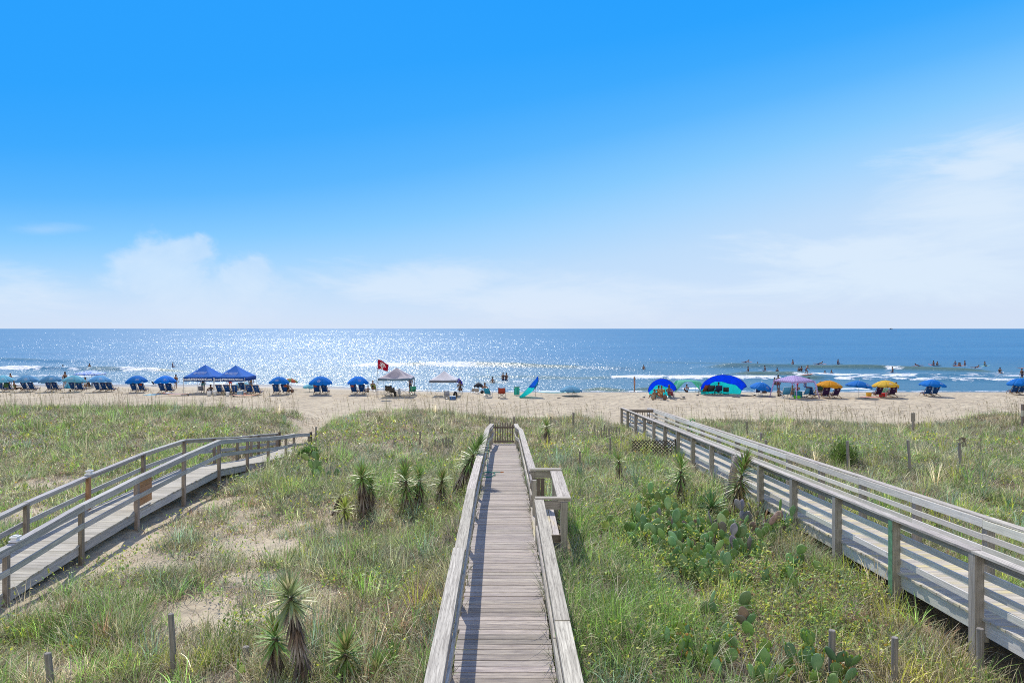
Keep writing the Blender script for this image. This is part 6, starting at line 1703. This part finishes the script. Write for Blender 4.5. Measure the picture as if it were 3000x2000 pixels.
# ------------------------------------------------------------------ people
def skin_body(verts, edges, radii, mat, name, sub=1, root=0):
    me = bpy.data.meshes.new(name); me.from_pydata([tuple(v) for v in verts], edges, [])
    o = bpy.data.objects.new(name, me); link(o)
    m = o.modifiers.new('skin', 'SKIN'); m.use_smooth_shade = True
    for i, r_ in enumerate(radii): me.skin_vertices[0].data[i].radius = r_
    me.skin_vertices[0].data[root].use_root = True
    s = o.modifiers.new('sub', 'SUBSURF'); s.levels = sub; s.render_levels = sub
    dg = bpy.context.evaluated_depsgraph_get(); ev = o.evaluated_get(dg); nm = bpy.data.meshes.new_from_object(ev)
    bpy.data.objects.remove(o); bpy.data.meshes.remove(me)
    nm.materials.clear(); nm.materials.append(mat); nm.name = name
    ca = nm.color_attributes.new('tint', 'FLOAT_COLOR', 'POINT'); ca.data.foreach_set('color', [1.0] * (4 * len(nm.vertices)))
    q = bpy.data.objects.new(name, nm); link(q); return q
POSES = {
 # pelvis, chest, neck, head, then per side: shoulder, elbow, hand, hip, knee, ankle, toe   (x right, y forward, z up; metres)
 'stand': dict(pel=(0, 0, .94), ch=(0, .01, 1.28), nk=(0, .02, 1.47), hd=(0, .03, 1.62), el=((-.24, -.02, 1.12), (.24, -.02, 1.12)), ha=((-.26, .08, .88), (.27, .06, .87)), kn=((-.10, .02, .50), (.10, .02, .50)), an=((-.11, -.02, .09), (.11, -.02, .09))),
 'walk': dict(pel=(0, 0, .92), ch=(0, .03, 1.26), nk=(0, .05, 1.45), hd=(0, .08, 1.60), el=((-.24, .10, 1.12), (.24, -.14, 1.12)), ha=((-.20, .28, 1.00), (.24, -.22, .88)), kn=((-.10, -.04, .50), (.10, .20, .53)), an=((-.10, -.36, .16), (.10, .24, .09))),
 'armsup': dict(pel=(0, 0, .94), ch=(0, .01, 1.28), nk=(0, .02, 1.47), hd=(0, .03, 1.62), el=((-.30, .02, 1.50), (.30, .02, 1.50)), ha=((-.14, .04, 1.72), (.14, .04, 1.72)), kn=((-.10, .02, .50), (.10, .02, .50)), an=((-.12, -.02, .09), (.12, -.02, .09))),
 'bend': dict(pel=(0, -.12, .88), ch=(0, .22, 1.06), nk=(0, .38, 1.14), hd=(0, .50, 1.10), el=((-.22, .30, .82), (.22, .34, .84)), ha=((-.18, .42, .60), (.18, .46, .62)), kn=((-.11, .06, .48), (.11, .04, .48)), an=((-.12, -.06, .09), (.12, -.06, .09))),
 'sit': dict(pel=(0, -.02, .36), ch=(0, -.14, .72), nk=(0, -.17, .90), hd=(0, -.14, 1.05), el=((-.29, -.02, .62), (.29, -.02, .62)), ha=((-.27, .22, .58), (.27, .22, .58)), kn=((-.14, .42, .44), (.14, .44, .44)), an=((-.14, .62, .10), (.14, .66, .10))),
 'sitground': dict(pel=(0, 0, .12), ch=(0, -.06, .46), nk=(0, -.04, .64), hd=(0, .0, .79), el=((-.27, .05, .36), (.27, .05, .36)), ha=((-.16, .28, .36), (.16, .28, .36)), kn=((-.18, .38, .42), (.18, .38, .42)), an=((-.14, .62, .09), (.14, .62, .09))),
 'straddle': dict(pel=(0, 0, .10), ch=(0, .04, .44), nk=(0, .06, .62), hd=(0, .09, .77), el=((-.25, .10, .32), (.25, .10, .32)), ha=((-.14, .32, .18), (.14, .32, .18)), kn=((-.30, .30, .0), (.30, .30, .0)), an=((-.34, .26, -.40), (.34, .26, -.40))),
 'prone': dict(pel=(0, -.2, .14), ch=(0, .14, .22), nk=(0, .32, .34), hd=(0, .42, .44), el=((-.30, .30, .16), (.30, .18, .16)), ha=((-.34, .52, .06), (.36, .38, .04)), kn=((-.10, -.62, .13), (.10, -.62, .13)), an=((-.10, -1.02, .16), (.10, -1.02, .16))),
 'surf': dict(pel=(0, -.10, .62), ch=(0, .10, .92), nk=(0, .20, 1.08), hd=(.0, .28, 1.20), el=((-.34, .16, .92), (.34, .10, .88)), ha=((-.48, .34, .84), (.52, .14, .74)), kn=((-.22, .22, .44), (.24, .10, .42)), an=((-.34, -.02, .10), (.34, -.06, .10))),
}
SUITS = {}
def person(loc, pose, label, skin=1, hair=0, top=None, bottom=None, rz=0.0, scale=1.0, hat=None, group=None, female=False, sleeves=False):
    P = POSES[pose]; J = {}
    V3 = lambda k: Vector(P[k])
    pel, ch, nk, hd = V3('pel'), V3('ch'), V3('nk'), V3('hd')
    up = (ch - pel).normalized(); wx = .165 if female else .185
    verts = [pel, pel.lerp(ch, .5), ch, nk, nk.lerp(hd, .45), hd, hd + (hd - nk).normalized() * .10]
    rad = [(.135, .11), (.125 if not female else .11, .095), (.155, .11), (.06, .06), (.075, .085), (.085, .10), (.055, .065)]
    E = [(0, 1), (1, 2), (2, 3), (3, 4), (4, 5), (5, 6)]
    # face: nose and chin
    fwd = Vector((0, 1, 0)) if pose != 'bend' else Vector((0, .7, -.7))
    verts.append(nk.lerp(hd, .75) + fwd * .105); rad.append((.014, .018)); E.append((4, 7))
    for s, i in ((-1, 0), (1, 1)):
        sh = ch.lerp(nk, .62) + Vector((s * wx, 0, 0)); el, ha = Vector(P['el'][i]), Vector(P['ha'][i])
        k = len(verts); d = (ha - el).normalized(); sd = d.cross(Vector((0, 0, 1)) if abs(d.z) < .9 else Vector((0, 1, 0))).normalized()
        verts += [sh, el, el.lerp(ha, .9), ha + d * .04]; rad += [(.058, .058), (.040, .040), (.026, .026), (.034, .022)]
        E += [(2, k), (k, k + 1), (k + 1, k + 2), (k + 2, k + 3)]
        # fingers and thumb
        for q, (off, ln) in enumerate(((-.030, .065), (-.010, .078), (.010, .072), (.030, .058))):
            verts.append(ha + d * (.055 + ln) + sd * off * 1.3 - Vector((0, 0, .012))); rad.append((.008, .008)); E.append((k + 3, len(verts) - 1))
        verts.append(ha + d * .05 + sd * (.058)); rad.append((.010, .010)); E.append((k + 2, len(verts) - 1))
        hp = pel + Vector((s * .09, 0, -.05)); kn, an = Vector(P['kn'][i]), Vector(P['an'][i]); k = len(verts)
        fd = Vector((0, 1, 0)) if pose != 'prone' else Vector((0, -1, .1))
        verts += [hp, kn, kn.lerp(an, .35), an, an + fd * .15 + Vector((0, 0, -.05))]; rad += [(.092, .092), (.058, .060), (.056, .058), (.036, .038), (.038, .024)]
        E += [(0, k), (k, k + 1), (k + 1, k + 2), (k + 2, k + 3), (k + 3, k + 4)]
    t_ = thing('person', label, 'person', tuple(loc), rz, group)
    o = skin_body(verts, E, rad, SKIN[skin], 'body'); o.parent = t_
    # hair
    b = MB(); hc = hd + (hd - nk).normalized() * .045 - fwd * .02; b.ell(hc, (.093, .112, .10), 12, 8)
    if female: b.ell(hc - Vector((0, .07, .13)), (.07, .05, .14), 10, 6)
    q = b.build('hair', HAIR[hair], t_)
    if top:
        vv = [pel.lerp(ch, .08), pel.lerp(ch, .5), ch, ch.lerp(nk, .7)]; rr = [(.150, .122), (.140, .108), (.172, .124), (.09, .08)]; ee = [(0, 1), (1, 2), (2, 3)]
        if sleeves:
            for s, i in ((-1, 0), (1, 1)):
                sh = ch.lerp(nk, .62) + Vector((s * wx, 0, 0)); k = len(vv); el = Vector(P['el'][i]); vv += [sh, sh.lerp(el, .75)]; rr += [(.070, .070), (.058, .058)]; ee += [(2, k), (k, k + 1)]
        skin_body(vv, ee, rr, top, 'shirt').parent = t_
    if bottom:
        vv = [pel.lerp(ch, .12), pel]; rr = [(.142, .118), (.150, .126)]; ee = [(0, 1)]
        for s, i in ((-1, 0), (1, 1)):
            hp = pel + Vector((s * .09, 0, -.05)); kn = Vector(P['kn'][i]); k = len(vv); vv += [hp, hp.lerp(kn, .35 if female else .62)]; rr += [(.108, .108), (.092, .092)]; ee += [(1, k), (k, k + 1)]
        skin_body(vv, ee, rr, bottom, 'shorts').parent = t_
    if hat:
        b = MB(); b.ell(hc + Vector((0, 0, .03)), (.11, .13, .10), 12, 6); b.ell(hc + Vector((0, 0, .02)), (.24, .26, .02), 16, 4); b.build('hat', hat, t_)
    t_.scale = (scale,) * 3
    return t_
F_ = lambda n, c: plain('fabric_' + n, c, .85, .15, .05)
DK = F_('black_swim', (.015, .018, .03)); NV = F_('navy_swim', (.02, .045, .13)); BL = F_('blue_swim', (.03, .12, .42)); RD = F_('red_swim', (.42, .04, .03)); OR = F_('orange_swim', (.60, .20, .05)); TE = F_('teal_swim', (.03, .26, .28)); PK = F_('peach_dress', (.52, .24, .20)); YE = F_('yellow_shirt', (.52, .36, .12)); WT = F_('white_shirt', (.55, .56, .58)); GY = F_('grey_shirt', (.16, .17, .19)); MA = F_('maroon_top', (.20, .05, .06)); GN = F_('green_top', (.10, .20, .10))
PB = [
 # px, py(feet), pose, label, skin, hair, top, bottom, rz, scale, kwargs
 (30, 1133, 'stand', 'dark haired person in a pink and navy top behind the left edge umbrellas', 1, 0, MA, NV, 0, .95, {}),
 (190, 1137, 'stand', 'person in black standing behind the folded teal umbrella', 1, 0, DK, DK, 0, 1.1, {}),
 (251, 1140, 'sit', 'person in a pale shirt seated beside the patterned canopy', 1, 0, WT, GY, .3, 1.15, {}),
 (515, 1140, 'stand', 'person in a dark top standing behind the umbrella left of the tents', 1, 0, DK, GY, 0, .95, {}),
 (595, 1150, 'stand', 'person in a long teal outfit standing under the left blue tent', 1, 0, TE, TE, .8, 1.1, {}),
 (617, 1152, 'sitground', 'person in grey seated on the sand under the left blue tent', 1, 1, GY, DK, .8, 1.0, {}),
 (675, 1140, 'stand', 'person in a bright red top seen behind the right blue tent', 0, 1, RD, RD, 0, .95, {}),
 (735, 1146, 'stand', 'person in a tan outfit standing near the right end of the tents', 1, 1, YE, GY, 0, 1.05, {}),
 (46, 1148, 'sit', 'sunbather with bare legs on a chair near the left edge', 1, 1, GN, DK, R(-30), 1.0, {}),
 (1093, 1147, 'sit', 'person seated in the lime green chair by the water', 1, 1, DK, DK, 0, 1.05, {}),
 (1078, 1149, 'sitground', 'person curled up on the sand beside the flag umbrella', 1, 0, GY, DK, .6, .75, {}),
 (1202, 1152, 'stand', 'person in dark clothes standing at the right side of the grey canopy', 1, 0, NV, DK, 0, 1.0, {}),
 (1348, 1152, 'sit', 'person in dark clothes seated under the purple blue umbrella', 2, 0, DK, DK, 0, 1.12, {}),
 (1422, 1158, 'sit', 'person seated in the turquoise folding chair', 1, 1, GY, DK, -.35, 1.05, {}),
 (1443, 1143, 'stand', 'bare backed bather standing alone at the water line', 1, 0, None, DK, 0, 1.05, {}),
 (1859, 1148, 'armsup', 'walker in a peach dress with raised arms at the water line', 0, 2, PK, PK, 1.2, 1.0, dict(female=True)),
 (1917, 1169, 'sitground', 'person crouching at the left of the group in the smaller arched shade', 1, 1, F_('tan_top', (.30, .22, .14)), GY, .4, 1.0, {}),
 (1937, 1171, 'sit', 'person in a broad mustard shirt seen from behind in the smaller arched shade', 1, 1, YE, OR, 0, 1.1, dict(sleeves=True)),
 (1928, 1166, 'sit', 'person in orange partly behind the mustard shirted one', 1, 0, OR, GY, .2, 1.0, {}),
 (1962, 1168, 'sit', 'person with long brown hair seated at the right of the smaller arched shade', 1, 1, MA, NV, -.5, 1.1, dict(female=True)),
 (2012, 1149, 'sitground', 'person in a pale blue shirt sitting under the mint sail shade', 1, 0, F_('pale_blue_shirt', (.30, .42, .55)), DK, 0, 1.0, {}),
 (2104, 1156, 'sit', 'dark haired person seated in the camping chair in the large arched shade', 1, 0, DK, DK, 0, 1.05, {}),
 (2270, 1144, 'stand', 'person in a red brown top left of the lavender tent', 1, 0, MA, DK, .3, 1.0, {}),
 (2280, 1147, 'stand', 'taller dark figure directly left of the lavender tent', 2, 0, None, MA, 0, 1.15, {}),
 (2314, 1138, 'bend', 'bather bending over by the water behind the lavender tent', 1, 0, None, GY, -1.2, 1.0, {}),
 (2282, 1161, 'sitground', 'tanned person lounging on the sand at the left of the lavender tent', 1, 1, F_('tan_top', (.30, .22, .14)), DK, -1.0, .9, {}),
 (2320, 1163, 'sit', 'seated grey haired person in the middle of the lavender tent', 0, 2, GY, GY, 0, .95, {}),
 (2334, 1160, 'sit', 'person in a wide red sun hat under the lavender tent', 0, 1, MA, GY, 0, 1.0, dict(hat=F_('red_hat', (.62, .06, .08)))),
 (2359, 1146, 'stand', 'small child in blue behind the lavender tent', 1, 0, BL, BL, 0, .72, {}),
 (2370, 1142, 'stand', 'person in grey green behind the right leg of the lavender tent', 1, 0, GN, GY, 0, 1.0, {}),
 (2402, 1157, 'sit', 'person in an orange striped top in the dark green camping chair', 0, 1, OR, GY, 0, 1.15, {}),
 (2598, 1157, 'sit', 'person in a white shirt leaning back under the lemon umbrella', 1, 0, WT, BL, .5, 1.05, {}),
 (2622, 1158, 'sit', 'person with a bare shoulder behind the right purple chair', 1, 1, RD, DK, 0, 1.1, {}),
 (845, 1155, 'sit', 'person reading in a black top under the small blue umbrella', 1, 0, DK, DK, 0, 1.0, {}),
]
for (px, py, pose, lab, sk, hr, tp, bt, rz, sc_, kw) in PB:
    p = place(px, py)
    person(p, pose, lab, sk, hr, tp, bt, rz, sc_, None if 'hat' not in kw else kw['hat'], 'people on the beach', kw.get('female', False), kw.get('sleeves', False))
# people in the water ------------------------------------------------------------
WB = [
 # px, py (waterline), pose, depth below water, label, top, board colour or None, rz
 (184, 1076, 'stand', 1.38, 'swimmer showing only head, far left of the sea', None, None, 0),
 (262, 1082, 'stand', 1.0, 'bather waist deep in the left surf', None, None, 0),
 (505, 1076, 'straddle', .0, 'surfer sitting on a board behind the left breaker', BL, WHB, R(-70)),
 (1474, 1118, 'stand', .75, 'left one of two dark waders near the centre shore', DK, None, .4),
 (1483, 1118, 'walk', .75, 'right one of two dark waders near the centre shore', DK, None, -.4),
 (1886, 1086, 'stand', 1.0, 'lone bather in the calm water in mid sea', None, None, 0),
 (2188, 1066, 'prone', .0, 'surfer paddling prone on an orange board, farthest left of the lineup', None, ORB, R(-80)),
 (2220, 1074, 'stand', 1.25, 'swimmer head below the leftmost paddling surfer', None, None, 0),
 (2324, 1077, 'straddle', .0, 'surfer in red sitting with a teal board pointing left', RD, plain('teal_board', (.05, .35, .38)), R(85)),
 (2193, 1092, 'straddle', .0, 'surfer in black sitting on a long dark board, left of the lineup', DK, plain('navy_board', (.03, .14, .22)), R(85)),
 (2242, 1087, 'straddle', .0, 'surfer in black leaning forward on a white board', DK, WHB, R(60)),
 (2277, 1095, 'stand', 1.05, 'bather in navy chest deep left of the wave rider', NV, None, 0),
 (2341, 1092, 'stand', .85, 'left one of two dark bathers behind the wave rider', DK, None, 0),
 (2348, 1092, 'stand', .75, 'right one of two dark bathers behind the wave rider', DK, None, 0),
 (2362, 1104, 'surf', -.08, 'surfer in blue crouching upright on a board in the white water', BL, ORB, R(-75)),
 (2402, 1079, 'prone', .0, 'surfer lying on an orange board right of the wave rider', DK, ORB, R(-95)),
 (2454, 1079, 'straddle', .0, 'surfer in navy sitting alone in the middle of the lineup', NV, plain('navy_board', (.03, .14, .22)), R(-80)),
 (2417, 1099, 'stand', 1.42, 'left one of two swimmer heads in the white water', None, None, 0),
 (2436, 1098, 'stand', 1.36, 'right one of two swimmer heads in the white water', None, None, 0),
 (2616, 1093, 'straddle', .0, 'surfer in black on a white board at the foot of the green wave', DK, WHB, R(60)),
 (2688, 1074, 'prone', .0, 'surfer behind a long orange board beyond the green wave', DK, ORB, R(90)),
 (2736, 1071, 'straddle', .0, 'surfer in navy with a red board, beside a smaller one', NV, plain('red_board', (.60, .06, .06)), R(20)),
 (2745, 1072, 'straddle', .1, 'smaller dark surfer right beside the one with the red board', DK, plain('navy_board', (.03, .14, .22)), R(-70)),
 (2799, 1072, 'straddle', .0, 'surf instructor in blue at the left end of the four', BL, plain('navy_board', (.03, .14, .22)), R(0)),
 (2808, 1073, 'straddle', .25, 'child on a board, second from the left of the four', MA, ORB, R(-80)),
 (2814, 1073, 'straddle', .25, 'child on a board, third from the left of the four', MA, WHB, R(80)),
 (2827, 1072, 'stand', .75, 'surf instructor in blue at the right end of the four', BL, None, R(30)),
 (2861, 1080, 'prone', .0, 'tanned surfer prone on a white board right of the four', None, WHB, R(-85)),
 (2884, 1073, 'straddle', .0, 'surfer in teal on a pale mint board near the right', TE, plain('mint_board', (.30, .62, .52)), R(-85)),
 (2929, 1098, 'straddle', .0, 'surfer in black on a white board in foam near the right edge', DK, WHB, R(-60)),
 (2994, 1106, 'stand', .5, 'wader in dark shirt behind the right edge umbrella', DK, None, 0),
]
for (px, py, pose, dep, lab, tp, bd, rz) in WB:
    p = sea_at(px, py); z = sea_z(p.x, p.y); p.z = z + .02
    if bd is not None:
        q = surfboard(p + Vector((0, 0, .03)), rz, 'board under the ' + ' '.join(lab.split()[:13]), bd, 2.5, None, R(3), 'surfboards in the water')
    pl = p.copy(); pl.z = p.z - dep + (.06 if bd is not None else 0)
    person(pl, pose, lab, 1, 0, tp, NV if pose != 'stand' or tp else DK, rz, 1.05, None, 'surfers and bathers in the sea')
p = sea_at(2650, 1095); surfboard(Vector((p.x, p.y, sea_z(p.x, p.y) + .06)), R(85), 'riderless blue surfboard in the foam below the green wave', plain('blue_board', (.06, .30, .60)), 2.4, None, 0, 'surfboards in the water')
p = sea_at(2998, 1080); surfboard(Vector((p.x, p.y, sea_z(p.x, p.y) + .06)), R(85), 'orange surfboard tip cut by the right edge of the photo', ORB, 2.5, None, 0, 'surfboards in the water')
# far boat
d = 6500; x = (2610 - 1500) / F * d
t_ = thing('fishing_boat', 'tiny dark fishing boat on the horizon at the right', 'boat', (x, d, 0))
b = MB(); pts = [(-20, 0), (-17, 3.2), (21, 4.4), (17, 0)]
b.add([(a, -3.5, z) for a, z in pts] + [(a, 3.5, z) for a, z in pts], [(0, 1, 2, 3), (7, 6, 5, 4), (0, 4, 5, 1), (1, 5, 6, 2), (2, 6, 7, 3), (3, 7, 4, 0)]); b.build('hull', plain('hull_dark_blue', (.03, .07, .13)), t_)
b = MB(); b.box((-2, 0, 6.2), (13, 4.5, 5)); b.box((-1, 0, 9.8), (7, 4, 2.4)); b.build('cabin', plain('cabin_grey', (.10, .16, .24)), t_)
b = MB(); b.tube([(2, 0, 10), (2, 0, 15)], .3, 6); b.tube([(2, 0, 13.5), (14, 0, 5)], .25, 5); b.build('mast', plain('hull_dark_blue', (.03, .07, .13)), t_)
